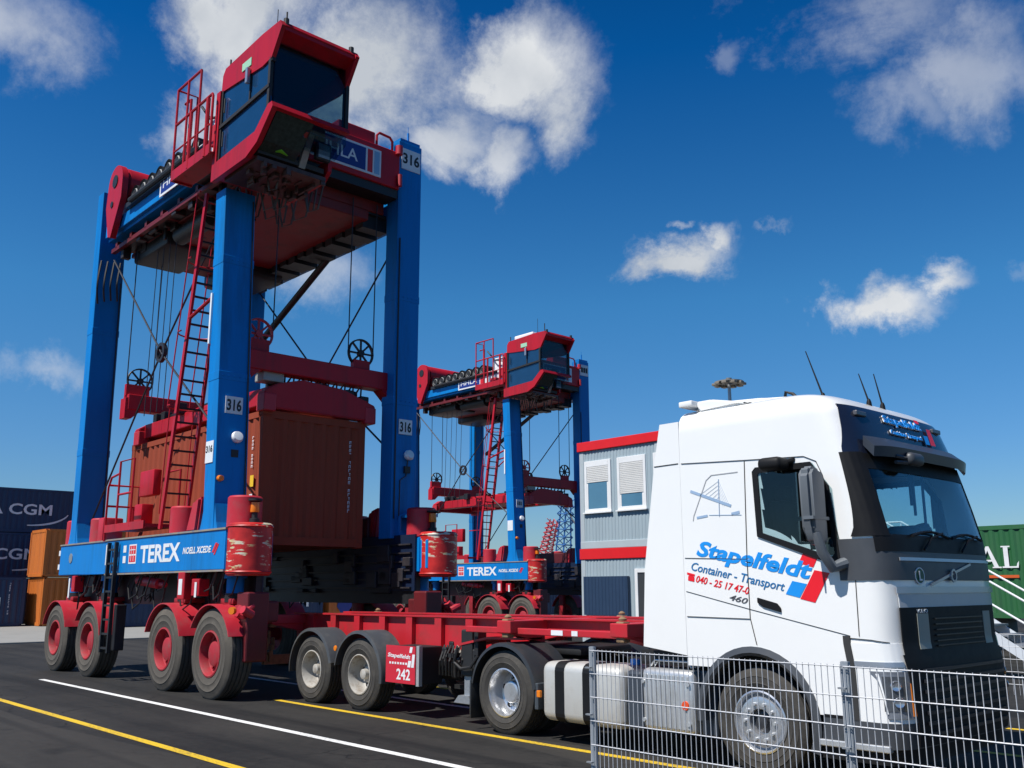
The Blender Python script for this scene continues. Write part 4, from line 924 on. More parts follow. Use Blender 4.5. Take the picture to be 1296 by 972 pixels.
# roof and rear wall
top = [c[-1] for c in cols]; n = len(top)
rear_r, rear_l = cols[0], cols[-1]
body.bm.faces.new(top)
for k in range(64): body.bm.faces.new((rear_r[k], rear_r[k + 1], rear_l[k + 1], rear_l[k]))
cab = body.build('cab', cwhite, truck, smooth=40)

def patch(name, m, poly_t, z0, z1, off, nz=10, nt=14, parent=cab, thick=.012):
    """panel over the cab skin between z0 and z1; poly_t(z) gives the t limits; the panel has its own thickness"""
    mb = MB(T0); G = []
    for lay in (off, off - thick):
        rows = []
        for k in range(nz + 1):
            z = z0 + (z1 - z0) * k / nz; a, b = poly_t(z)
            ya, yb = a, b
            rows.append([mb.bm.verts.new(cabN(ya + (yb - ya) * j / nt, z, lay)) for j in range(nt + 1)])
        G.append(rows)
    for rows in G:
        for k in range(nz):
            for j in range(nt): mb.bm.faces.new((rows[k][j], rows[k][j + 1], rows[k + 1][j + 1], rows[k + 1][j])).smooth = True
    A, B = G
    for j in range(nt):
        mb.bm.faces.new((A[0][j], A[0][j + 1], B[0][j + 1], B[0][j])); mb.bm.faces.new((A[nz][j], A[nz][j + 1], B[nz][j + 1], B[nz][j]))
    for k in range(nz):
        mb.bm.faces.new((A[k][0], A[k + 1][0], B[k + 1][0], B[k][0])); mb.bm.faces.new((A[k][nt], A[k + 1][nt], B[k + 1][nt], B[k][nt]))
    return mb.build(name, m, parent, smooth=40)
# panels given by the front y limits, using dense interpolation in y rather than t
def fpatch(name, m, yl, z0, z1, off, parent=cab, nz=10, nt=30, thick=.012):
    mb = MB(T0); G = []
    for lay in (off, off - thick):
        rows = []
        for k in range(nz + 1):
            z = z0 + (z1 - z0) * k / nz; a, b = yl(z)
            # a,b in arc units: |v|<=HW -> front y ; beyond -> metres back along the side
            def tt(v):
                return fy(v) if abs(v) <= HW else math.copysign(1 + abs(v) - HW, v)
            # sample along arc: interpolate in angle space through table
            ta, tb = tt(a), tt(b)
            seq = [ta] + [q for q in TF if ta + .003 < q < tb - .003] + ([] if True else []) + [tb]
            rows.append([ta + (tb - ta) * 0 if False else None for _ in ()] or seq)
        # resample rows to equal count
        rr = []
        for k, seq in enumerate(rows):
            z = z0 + (z1 - z0) * k / nz
            pts = [cabN(q, z, lay) for q in seq]; acc = [0]
            for p, q in zip(pts, pts[1:]): acc.append(acc[-1] + (q - p).length)
            row = []
            for j in range(nt + 1):
                s = acc[-1] * j / nt; i = 0
                while i < len(acc) - 2 and acc[i + 1] < s: i += 1
                f = (s - acc[i]) / max(1e-9, acc[i + 1] - acc[i]); row.append(mb.bm.verts.new(pts[i].lerp(pts[i + 1], f)))
            rr.append(row)
        G.append(rr)
    for rows in G:
        for k in range(nz):
            for j in range(nt): mb.bm.faces.new((rows[k][j], rows[k][j + 1], rows[k + 1][j + 1], rows[k + 1][j])).smooth = True
    A, B = G
    for j in range(nt):
        mb.bm.faces.new((A[0][j], A[0][j + 1], B[0][j + 1], B[0][j])); mb.bm.faces.new((A[nz][j], A[nz][j + 1], B[nz][j + 1], B[nz][j]))
    for k in range(nz):
        mb.bm.faces.new((A[k][0], A[k + 1][0], B[k + 1][0], B[k][0])); mb.bm.faces.new((A[k][nt], A[k + 1][nt], B[k + 1][nt], B[k][nt]))
    return mb.build(name, m, parent, smooth=40)
def sym(v): return lambda z: (-v, v)
S_ = HW
# header panel above the windscreen, pillars, lower mask
fpatch('header_panel', cnavy, lambda z: (-1.215 + max(0, z - 3.1) * .22, 1.12) if z < 3.42 else (-1.145 + (z - 3.42) * .25, 1.10), 3.03, 3.56, .008, nz=12)
fpatch('windscreen', wglass, sym(1.19), 2.20, 3.04, .012, thick=.006)
fpatch('windscreen_frame', cblack, sym(1.20), 2.12, 2.275, .016)
for s in (-1, 1): fpatch('windscreen_frame', cblack, (lambda s: (lambda z: (-(1.2398 - .016 * (z - 2.26)), -1.06) if s < 0 else (1.06, 1.235 - .05 * (z - 2.26))))(s), 2.26, 3.06, .018)
fpatch('windscreen_frame', cblack, sym(1.19), 2.90, 3.05, .0175)
fpatch('front_panel', cgrey, lambda z: (-(S_ + .07), S_ + .04), 1.86, 2.24, .014)
fpatch('trim_strip', chrome, sym(1.0), 2.035, 2.065, .03)
fpatch('trim_strip', chrome, lambda z: (-1.09, 1.0), 1.74, 1.80, .03)
fpatch('upper_grille_trim', mat('silver grey paint', (.50, .52, .54), .3), lambda z: (-1.07, .95), 1.615, 1.74, .02)
gp = fpatch('upper_grille', cblack, lambda z: (-1.08, .90), 1.20, 1.615, .03)
for a, b in ((-.86, -.66), (.58, .76)): fpatch('number_plate_holder', mat('grey plate', (.30, .31, .27), .4, var=.1), (lambda a, b: (lambda z: (a, b)))(a, b), 1.24, 1.56, .036, parent=gp, nt=6)
q = MB(T0)
for k in range(6):
    z = 1.26 + k * .05; q.beam(cabN(fy(-.55), z, .045), cabN(fy(.52), z, .045), .012, .012)
q.build('grille_bar', mat('grille bar', (.025, .025, .026), .4), gp)
fpatch('lower_grille', cblack, lambda z: (-(1.00 + .10 * (z - .42) / .78), .96), .42, 1.20, .03, nz=14)
q = MB(T0)
for k in range(7):
    z = .52 + k * .09
    pts = [cabN(fy(-.9 + 1.8 * j / 10), z, .045) for j in range(11)]
    for p, r_ in zip(pts, pts[1:]): q.beam(p, r_, .02, .03)
q.build('grille_bar', mat('lower grille bar', (.02, .022, .028), .35), cab)
# bumper with headlamps
for s in (-1, 1):
    L = (lambda s: (lambda z: (-(S_ + .05), -.985) if s < 0 else (.985, S_ + .05)))(s)
    fpatch('bumper_corner', cwhite, L, .62, 1.30, .006, thick=.08)
    L2 = (lambda s: (lambda z: (-1.21, -1.0 - (.0) ) if s < 0 else (1.0, 1.21)))(s)
    hl = fpatch('headlight', mat('headlight glass', (.30, .33, .38), .08, var=.7, scale=9, metal=.5), (lambda s: (lambda z: (-(1.2398 - (1.06 - z) * .03), -(1.06 - (1.06 - z) * .1)) if s < 0 else (1.06 - (1.06 - z) * .1, 1.2398 - (1.06 - z) * .03)))(s), .66, 1.06, .02, nz=8)
    fpatch('headlight_trim', chrome, (lambda s: (lambda z: (-(S_ + .03), -1.10) if s < 0 else (1.10, S_ + .03)))(s), 1.09, 1.14, .014, nt=20)
    fpatch('headlight_bezel', mat('headlight chrome', (.20, .22, .25), .12, metal=.7, var=.6, scale=12), (lambda s: (lambda z: (-1.232, -1.12) if s < 0 else (1.12, 1.232)))(s), .72, 1.02, .024, nt=6)
    fpatch('running_light', lampm, (lambda s: (lambda z: (-(1.2385 - (1.06 - z) * .03), -(1.236 - (1.06 - z) * .03)) if s < 0 else (1.236 - (1.06 - z) * .03, 1.2385 - (1.06 - z) * .03)))(s), .70, 1.04, .027, nt=4)
    q = MB(T0)
    for zz, yy in ((.94, 1.19), (.80, 1.18)):
        p = cabN(fy(s * yy), zz, .028); q.lathe([(0, .004), (.03, .006), (.042, .010), (.048, 0)], p, p - Vector((-5, YC, zz)), 14)
    q.build('lamp', mat('headlamp reflector', (.5, .53, .58), .15, metal=.8), hl)
    fpatch('indicator', amber, (lambda s: (lambda z: (-1.07, -1.035) if s < 0 else (1.035, 1.07)))(s), .68, .96, .026, parent=hl, nt=4)
    fpatch('bumper_gap', seam, (lambda s: (lambda z: (-(S_ + .10), -(S_ + .03)) if s < 0 else (S_ + .03, S_ + .10)))(s), .62, 1.36, .012, nt=6)
fpatch('bumper_spoiler', cgrey, lambda z: (-(S_ + .38), S_ + .38), .40, .62, .008, thick=.1, nt=40)
fpatch('bumper_step', cblack, lambda z: (-(S_ + .38), S_ + .38), .615, .65, .004, thick=.12, nt=40)
fpatch('air_dam', cblack, lambda z: (-(S_ + .40), S_ + .40), .26, .41, -.02, thick=.08, nt=40)
# fog lamp plate
q = MB(T0); p = cabN(fy(.2), .5, .01); q.box((p.x - .02, YC - .3, .46), (p.x + .012, YC + .22, .57), bev=.01); q.build('licence_plate', mat('dim plate', (.45, .45, .44), .4), cab)
# black underside front wing behind the bumper
# sun visor
q = MB(T0); npt = 26; rows = []
for lay, dz in ((.04, .06), (.20, -.09), (.18, -.185), (.03, -.03)):
    row = []
    for j in range(npt + 1):
        y = -1.02 + 2.16 * j / npt; bow = 1 - .35 * (abs(y) / 1.14) ** 5
        p = cabN(fy(y * .995), 3.16, lay * bow); p.z += dz; row.append(q.bm.verts.new(p))
    rows.append(row)
for a in range(4):
    A, B = rows[a], rows[(a + 1) % 4]
    for j in range(npt): q.bm.faces.new((A[j], A[j + 1], B[j + 1], B[j])).smooth = True
for j in (0, npt): q.bm.faces.new([r[j] for r in rows])
q.build('sun_visor', mat('dark visor plastic', (.035, .042, .055), .35), cab, smooth=30)
# front lettering on the header
def htext(body, z, y0, w, h, m, bold=.004, off=.015, name='lettering'):
    xdir = Vector((0, 1, 0)); p0 = cabN(fy(0), z, off); p1 = cabN(fy(0), z + .12, off); up = (p1 - p0).normalized()
    o = Vector((p0.x, YC + y0, p0.z)); tb = MB(T0); text_bm(tb, body, .2, o, xdir, up, bold=bold, shear=.15, fit=(w, h), depth=.004); return tb.build(name, m, cab)
htext('Stapelfeldt', 3.40, -.42, .86, .125, white, bold=.016, off=.020); htext('Stapelfeldt', 3.40, -.41, .84, .12, lblue, bold=.003, off=.027)
htext('Container-Transport', 3.29, -.38, .72, .075, white, bold=.014, off=.020); htext('Container-Transport', 3.29, -.375, .70, .07, lblue, bold=.0, off=.027)
def hquad(m, pts, off=.022):
    mb = MB(T0); A = [cabN(fy(y), z, off) for y, z in pts]; 
    for v in A: pass
    mb.bm.faces.new([mb.bm.verts.new(v) for v in A]); return mb.build('logo', m, cab)
hquad(lblue, [(.36, 3.27), (.46, 3.27), (.49, 3.37), (.39, 3.37)], .03); hquad(lred, [(.48, 3.27), (.60, 3.27), (.64, 3.46), (.55, 3.46)], .03); hquad(lred, [(.33, 3.50), (.43, 3.50), (.46, 3.54), (.36, 3.54)], .03)
for s in (-1, 1):
    q = MB(T0); p = cabN(fy(s * .85), 3.47, .02); q.box((p.x - .03, p.y - .1, p.z - .025), (p.x + .015, p.y + .1, p.z + .025), bev=.01); q.build('marker_lamp', mat('dim marker lens', (.10, .10, .11), .2), cab)
# emblem and badge
q = MB(T0); a = cabN(fy(-.17), 1.80, .02); b = cabN(fy(.5), 2.0, .02)
a = cabN(fy(-.50), 1.815, .024); b = cabN(fy(.46), 2.02, .024); q.beam(a, b, .012, .024)
c0 = cabN(fy(0), 1.905, .022); q.lathe([(.045, 0), (.065, .006), (.065, .02), (.045, .02)], c0, (1, 0, 0), 24, closed=True)
q.build('emblem', chrome, cab)
q = MB(T0); c0 = cabN(fy(-.70), 1.90, .016); nrm = (1, -.12, 0); q.lathe([(.068, .002), (.068, .008), (.078, .008), (.078, .002)], c0, nrm, 24, closed=True); bd = q.build('badge_ring', white, cab)
q = MB(T0); q.lathe([(0, .006), (.068, .006)], c0, nrm, 24); q.build('badge', mat('green badge', (.01, .10, .05), .4), bd)
tb = MB(T0); text_bm(tb, 'L', .12, c0 + Vector((.012, -.025, -.045)), (0.1, 1, 0), (0, 0, 1), bold=.003, fit=(.05, .09)); tb.build('lettering', white, bd)
tb = MB(T0); c0 = cabN(fy(-.86), 1.565, .036); text_bm(tb, 'VOLVO', .05, c0, (0.05, 1, 0), (0, 0, 1), bold=.001, fit=(.20, .034)); tb.build('lettering', white, gp)
# wipers
q = MB(T0)
for y0, y1 in ((-.75, .0), (.1, .85)):
    pts = [cabN(fy(y0 + (y1 - y0) * k / 6), 2.26 + .05 * math.sin(k / 6 * 3.1), .045) for k in range(7)]; q.tube(pts, .014, 6)
    pts = [cabN(fy(y0 + .2), 2.14, .035), cabN(fy((y0 + y1) / 2), 2.25, .05), cabN(fy(y1 - .1), 2.30, .05)]; q.tube(pts, .012, 6)
q.build('wiper', cblack, cab, split=True)
# side details on both sides
for s in (-1, 1):
    Y = YC + s * HW
    def sbox(mb, x0, x1, z0, z1, d0=.001, d1=.004): mb.box((x0, min(Y + s * d0, Y + s * d1), z0), (x1, max(Y + s * d0, Y + s * d1), z1))
    # side glass and frame
    q = MB(T0); q.prism([(-5.42, 2.30), (-5.42, 2.99), (-4.76, 2.99), (-4.57, 2.72), (-4.53, 2.08), (-4.62, 2.02)], Y + s * .004, Y + s * .010, 'y'); q.build('side_window', glass, cab)
    q = MB(T0)
    P = [(-5.42, 2.30), (-5.44, 2.96), (-5.40, 3.0), (-4.78, 3.0), (-4.60, 2.75), (-4.53, 2.06), (-4.62, 2.01)]; Q = [(-5.36, 2.335), (-5.375, 2.93), (-5.35, 2.94), (-4.81, 2.94), (-4.65, 2.72), (-4.585, 2.11), (-4.62, 2.08)]
    for i in range(len(P)):
        j = (i + 1) % len(P)
        A = [Vector((P[i][0], 0, P[i][1])), Vector((P[j][0], 0, P[j][1])), Vector((Q[j][0], 0, Q[j][1])), Vector((Q[i][0], 0, Q[i][1]))]
        q.prism([(v.x, v.z) for v in A], Y - s * .01, Y + s * .016, 'y')
    q.build('window_frame', cblack, cab)
    # panel seams: thin grooves, curved over the skin
    q = MB(T0)
    def sm(pts, w=.014):
        for (x0, z0), (x1, z1) in zip(pts, pts[1:]):
            for k in range(6):
                a = (x0 + (x1 - x0) * k / 6, z0 + (z1 - z0) * k / 6); b = (x0 + (x1 - x0) * (k + 1) / 6, z0 + (z1 - z0) * (k + 1) / 6)
                pa = cabN(s * tx(a[0], a[1]), a[1], .001); pb = cabN(s * tx(b[0], b[1]), b[1], .001); q.beam(pa, pb, w, .006, up=(0, 0, 1) if abs(a[0] - b[0]) > abs(a[1] - b[1]) else (1, 0, 0))
    sm([(-6.34, 3.13), (-5.55, 3.09), (-4.85, 3.06), (-4.72, 3.0), (-4.66, 2.86), (-4.60, 2.6), (-4.53, 2.2)])
    sm([(-4.40, 2.2), (-4.41, 1.36)], .012); sm([(-4.50, 1.34), (-4.30, 1.33), (-4.16, 1.31)], .016); sm([(-5.53, 3.08), (-5.56, 2.1), (-5.56, 1.5), (-5.50, 1.24)]); sm([(-6.34, 2.11), (-5.56, 2.08)], .009); sm([(-6.34, 1.50), (-5.56, 1.49)]); sm([(-6.34, 1.76), (-5.56, 1.585), (-4.50, 1.36)], .007)
    q.build('panel_seam', seam, cab)
    # moulded outline around the rear side window blank
    q = MB(T0); pts = [(-5.62, 2.975), (-5.95, 2.97), (-6.02, 2.92), (-6.2, 2.55), (-6.21, 2.5)]
    for (x0, z0), (x1, z1) in zip(pts, pts[1:]): q.beam((x0, Y + s * .001, z0), (x1, Y + s * .001, z1), .010, .006, up=(0, s, 0))
    q.build('side_crease', mat('pale crease', (.40, .41, .42), .5), cab)
    # handle
    q = MB(T0); q.prism([(-5.46, 1.70), (-5.24, 1.645), (-5.20, 1.60), (-5.20, 1.56), (-5.40, 1.61), (-5.46, 1.65)], Y + s * .001, Y + s * .02, 'y', bev=.004); q.build('door_handle', cblack, cab)
    # wheel arch lip
    q = MB(T0); pr = None
    for k in range(25):
        a = R(-20 + 205 * k / 24); ring = []
        for rr, yy in ((AR - .02, Y - s * .14), (AR + .055, Y - s * .03), (AR + .06, Y + s * .012), (AR - .0, Y + s * .03), (AR - .03, Y + s * .01)):
            ring.append(q.bm.verts.new((AX + rr * math.cos(a), yy, AZ + rr * math.sin(a))))
        if pr:
            for i in range(5): q.bm.faces.new((pr[i], pr[(i + 1) % 5], ring[(i + 1) % 5], ring[i])).smooth = True
        pr = ring
    q.build('wheel_arch', cgrey, cab)
    # black inner wheel house
    q = MB(T0); q.box((-6.2, min(Y - s * .14, Y - s * .7), 1.05), (-4.9, max(Y - s * .14, Y - s * .7), 1.14)); q.build('wheel_house', cblack, cab)
    # entry step panel ahead of the wheel
    q = MB(T0); q.box((-4.88, min(Y - s * .2, Y + s * .02), .37), (-4.2, max(Y - s * .2, Y + s * .02), .43), bev=.01); q.build('entry_step', alu, cab)
    # rear side fairing
    q = MB(T0); q.prism([(-6.95, 1.17), (-6.90, 2.0), (-6.72, 3.13), (-6.62, 3.60), (-6.36, 3.60), (-6.362, 1.10)] if s < 0 else [(-6.6, 1.17), (-6.6, 2.0), (-6.5, 3.0), (-6.47, 3.3), (-6.385, 3.35), (-6.385, 1.10)], Y - s * .03, Y + s * .002, 'y'); q.build('side_fairing', cwhite, cab)
    q = MB(T0); q.beam((-6.715 if s < 0 else -6.48, Y + s * .003, 3.13), (-6.38, Y + s * .003, 3.135), .010, .008, up=(0, s, 0)); q.build('panel_seam', seam, cab)
    # mirrors: main housing on an arm
    q = MB(T0); yy = Y + s * .12
    q.tube([(-4.50, Y - s * .02, 2.02), (-4.56, Y + s * .12, 1.98), (-4.60, Y + s * .22, 2.12), (-4.62, Y + s * .26, 2.3)], [.06, .055, .05, .045], 10)
    q.prism([(Y + s * .06, 2.26), (Y + s * .10, 2.17), (Y + s * .26, 2.20), (Y + s * .33, 2.34), (Y + s * .34, 2.86), (Y + s * .28, 2.93), (Y + s * .10, 2.90), (Y + s * .06, 2.82)], -4.74, -4.60, 'x', bev=.035); q.box((-4.70, min(Y + s * .055, Y + s * .345), 2.42), (-4.592, max(Y + s * .055, Y + s * .345), 2.45))
    mi = q.build('mirror_housing', mat('mirror grey plastic', (.13, .145, .16), .35), cab)
    q = MB(T0); q.box((-4.765, min(Y + s * .10, Y + s * .32), 2.45), (-4.75, max(Y + s * .10, Y + s * .32), 2.87)); q.box((-4.765, min(Y + s * .10, Y + s * .32), 2.22), (-4.75, max(Y + s * .10, Y + s * .32), 2.41)); q.build('mirror_glass', screen, mi)
# kerb mirror over the near window and front mirror under the visor
q = MB(T0); Y = YC - HW
q.box((-5.24, Y - .24, 2.93), (-4.98, Y - .02, 3.06), bev=.05, seg=3); q.tube([(-5.02, Y - .1, 3.0), (-4.95, Y + .05, 3.05)], .03, 8); q.build('kerb_mirror', cblack, cab)
q = MB(T0); p = cabN(fy(-.42), 2.98, .16); q.box((p.x - .06, p.y - .14, p.z - .06), (p.x + .05, p.y + .14, p.z + .07), bev=.05, seg=3); q.tube([(p.x - .05, p.y - .3, p.z + .02), (p.x, p.y, p.z)], .02, 6); q.tube([(p.x - .05, p.y - .3, p.z - .04), (p.x, p.y, p.z - .03)], .02, 6); q.build('front_mirror', cgrey, cab)
# near side lettering, on the door side
Y = YC - HW - .003
dr = Vector((1.33, 0, -.265)).normalized(); up = Vector((.265, 0, 1.33)).normalized(); sh = Vector((.12, 0, 1)).normalized()
tb = MB(T0); text_bm(tb, 'Stapelfeldt', .2, (-6.20, Y, 2.085), dr, up, bold=.0068, shear=.22, fit=(1.36, .215)); tb.build('lettering', lblue, cab)
tb = MB(T0); text_bm(tb, 'Container - Transport', .2, (-6.27, Y, 1.955), dr, up, bold=.002, shear=.2, fit=(1.13, .115)); tb.build('lettering', dblue, cab)
tb = MB(T0); text_bm(tb, '040 - 25 17 47-0', .2, (-6.21, Y, 1.855), dr, up, bold=.003, shear=.2, fit=(.66, .075)); tb.build('lettering', lred, cab)
q = MB(T0); o = Vector((-6.31, Y, 1.875)); q.prism([(o.x, o.z), (o.x + .08, o.z - .016), (o.x + .085, o.z + .03), (o.x + .065, o.z + .05), (o.x + .02, o.z + .058), (o.x + .004, o.z + .04)], Y - .001, Y + .001, 'y'); q.prism([(o.x - .01, o.z + .062), (o.x + .088, o.z + .042), (o.x + .092, o.z + .062), (o.x - .008, o.z + .085)], Y - .001, Y + .001, 'y'); q.build('telephone_symbol', lred, cab)
tb = MB(T0); text_bm(tb, '460', .2, (-5.80, Y, 1.675), dr, up, bold=.002, shear=.3, fit=(.22, .06)); tb.build('lettering', mat('dark grey lettering', (.08, .08, .09), .4), cab)
for mm, P in ((lred, [(-4.90, 2.165), (-4.745, 2.125), (-4.825, 1.985), (-4.98, 2.03)]), (lred, [(-4.815, 1.96), (-4.66, 1.93), (-4.83, 1.655), (-4.985, 1.69)]), (lblue, [(-5.06, 1.86), (-4.905, 1.83), (-4.99, 1.70), (-5.14, 1.735)])):
    q = MB(T0); q.prism(P, Y - .001, Y + .001, 'y'); q.build('logo', mm, cab)
# faint bridge drawing
q = MB(T0)
q.beam((-6.23, Y, 2.82), (-5.72, Y, 2.63), .03, .002, up=(0, 1, 0)); q.tube([(-5.86, Y, 2.92), (-5.87, Y, 2.53)], .005, 5)
for k in range(5): q.tube([(-5.86, Y, 2.90 - .04 * k), (-6.1 + .05 * k, Y, 2.775 - .018 * k)], .0016, 4); q.tube([(-5.86, Y, 2.90 - .04 * k), (-5.74 - .02 * k, Y, 2.635)], .0016, 4)
q.beam((-6.16, Y, 2.53), (-6.02, Y, 2.545), .025, .002, up=(0, 1, 0)); q.beam((-6.0, Y, 2.55), (-5.6, Y, 2.53), .006, .002, up=(0, 1, 0)); q.beam((-5.72, Y, 2.545), (-5.62, Y, 2.56), .03, .002, up=(0, 1, 0))
q.build('bridge_drawing', fadeblue, cab)
# roof: spoiler lip at the rear, deflector hump, aerials, air horns
q = MB(T0); q.prism([(-6.34, 3.77), (-6.34, 3.83), (-6.1, 3.835), (-5.55, 3.80), (-4.95, 3.745), (-5.0, 3.70), (-6.3, 3.70), (-6.45, 3.735)], YC - .86, YC + .86, 'y', bev=.02); q.box((-6.36, YC - 1.22, 3.76), (-6.18, YC + 1.22, 3.825), bev=.012); q.prism([(-6.14, 3.69), (-6.20, 3.76), (-6.20, 3.82), (-6.0, 3.82), (-5.5, 3.72)], YC - 1.12, YC + 1.12, 'y', bev=.02)
q.build('roof_deflector', cwhite, cab, smooth=40)
for x, y, h, lean in ((-4.78, YC - .9, .50, -.16), (-4.62, YC - .25, .32, -.09), (-4.62, YC + .05, .36, -.07)):
    q = MB(T0); q.tube([(x, y, 3.70), (x + lean, y, 3.70 + h)], [.010, .005], 6); q.lathe([(0, .04), (.015, .03), (.025, 0), (.03, -.05)], (x, y, 3.70), (0, 0, 1), 12); q.build('aerial', cblack, cab)
q = MB(T0); q.tube([(-5.28, YC - .8, 3.74), (-5.26, YC - .8, 3.83), (-5.18, YC - .8, 3.80), (-5.12, YC - .8, 3.74)], .018, 6); q.build('roof_beacon', cblack, cab)
q = MB(T0); q.lathe([(0, 0), (.05, .0), (.05, .05), (0, .06)], (-6.1, YC + .3, 3.83), (0, 0, 1), 12); q.build('roof_fitting', amber, cab)
# interior: dash, seats, steering wheel, rear bunk wall, curtain
q = MB(T0); q.box((-4.85, YC - 1.1, 1.85), (-4.22, YC + 1.1, 2.27), bev=.05); q.box((-6.3, YC - 1.19, 1.2), (-5.6, YC + 1.19, 2.1)); q.box((-6.3, YC - 1.19, 2.1), (-5.62, YC + 1.19, 3.1)); q.box((-5.6, YC - 1.19, 3.08), (-4.62, YC + 1.19, 3.2)); q.box((-4.7, YC + .05, 2.2), (-4.35, YC + .4, 2.42), bev=.04); q.build('dashboard', dash, cab)
for y in (YC - .62, YC + .62):
    q = MB(T0); q.box((-5.5, y - .25, 1.75), (-5.0, y + .25, 1.95), bev=.06); q.box((-5.55, y - .24, 1.9), (-5.38, y + .24, 2.7), bev=.06); q.box((-5.52, y - .13, 2.68), (-5.42, y + .13, 2.86), bev=.04); q.build('seat', dash, cab)
q = MB(T0); c = Vector((-4.72, YC + .62, 2.33)); ax = Vector((-.55, 0, .83)).normalized(); u = Vector((0, 1, 0)); v = ax.cross(u)
q.tube([c + (u * math.cos(2 * math.pi * k / 24) + v * math.sin(2 * math.pi * k / 24)) * .23 for k in range(25)], .018, 8); q.beam(c - u * .22, c + u * .22, .03, .02); q.tube([c, c - ax * .35], .03, 8); q.build('steering_wheel', cblack, cab)
q = MB(T0)
for k, y in enumerate((.05, .12, .34)): q.box((-4.42, YC + y, 2.62 - .1 * k), (-4.40, YC + y + .035, 2.95), bev=.005)
q.build('pennant', mat('navy pennant', (.02, .03, .12), .7), cab, split=True)
# chassis, tanks, battery box, wheels
q = MB(T0)
for s in (-1, 1): q.box((-10.3, YC + s * .43 - .04, .62), (-4.3, YC + s * .43 + .04, .90))
q.box((-10.2, YC - .43, .66), (-10.1, YC + .43, .86)); q.box((-9.9, YC - .5, .95), (-8.6, YC + .5, 1.06), bev=.03); q.box((-7.1, YC - 1.1, 1.0), (-6.4, YC + 1.1, 1.12)); q.cyl((-9.24, YC - .95, .5), (-9.24, YC + .95, .5), .12, 16); q.cyl((-5.55, YC - .9, .5), (-5.55, YC + .9, .5), .1, 16); q.box((-6.9, YC - .42, .5), (-4.5, YC + .42, 1.3), bev=.05)
q.box((-8.4, YC - .8, .30), (-6.3, YC + .8, .6), bev=.05)
q.build('frame', blacksteel, truck)
for s in (-1, 1):
    ty = YC + s * .93
    q = MB(T0); x0, x1 = -8.60, -7.30; q.box((x0, ty - .3, .24), (x1, ty + .3, .93), bev=.11, seg=4); tk = q.build('fuel_tank', tankm, truck, smooth=40)
    q = MB(T0)
    for x in (-8.27, -7.82): q.box((x - .035, ty - .306, .234), (x + .035, ty + .306, .936), bev=.11, seg=4)
    q.build('tank_strap', cblack, tk)
    q = MB(T0); q.cyl((-7.42, ty - .1 * s, .93), (-7.42, ty - .1 * s, .99), .06, 16); q.build('tank_cap', mat('blue cap', (.02, .25, .75), .4), tk)
    q = MB(T0); q.box((-7.26, ty - .26, .26), (-7.04, ty + .26, .90), bev=.04); q.build('side_box', mat('dark blue grey plastic', (.04, .05, .065), .45), truck)
    q = MB(T0); q.box((-6.3, ty - .2, .28), (-6.1, ty + .25, .95), bev=.03); q.build('side_box', mat('dark blue grey plastic', (.04, .05, .065), .45), truck)
    q = MB(T0); q.box((-7.02, YC + s * 1.22 - .28 if s > 0 else YC - 1.22, .29), (-6.32, YC + s * 1.22 if s > 0 else YC - 1.22 + .28, .94), bev=.06, seg=3); bb = q.build('battery_box', alu, truck, smooth=40)
    q = MB(T0)
    for k in range(10):
        x = -6.96 + k * .062; q.box((x, YC + s * 1.225 - .006, .34), (x + .03, YC + s * 1.225 + .006, .88), bev=.004, seg=1)
    for xx in (-6.98, -6.38):
        for zz in (.40, .80): q.cyl((xx, YC + s * 1.22, zz), (xx, YC + s * 1.245, zz), .022, 10)
    q.build('cover', alu, bb)
    q = MB(T0); q.lathe([(0, .012), (.045, .01), (.05, 0)], (-6.42, YC + s * 1.23, .585), (0, s, 0), 14); q.build('reflector', mat('red orange reflector', (.7, .08, .02), .3), bb)
    q = MB(T0)
    for k in range(3): q.tube([(-6.95, YC + s * (1.12 - .07 * k), .96), (-6.9, YC + s * (1.12 - .07 * k), 1.02), (-6.45, YC + s * (1.12 - .07 * k), 1.02), (-6.4, YC + s * (1.12 - .07 * k), .96)], .012, 6)
    q.build('top_rail', alu, bb)
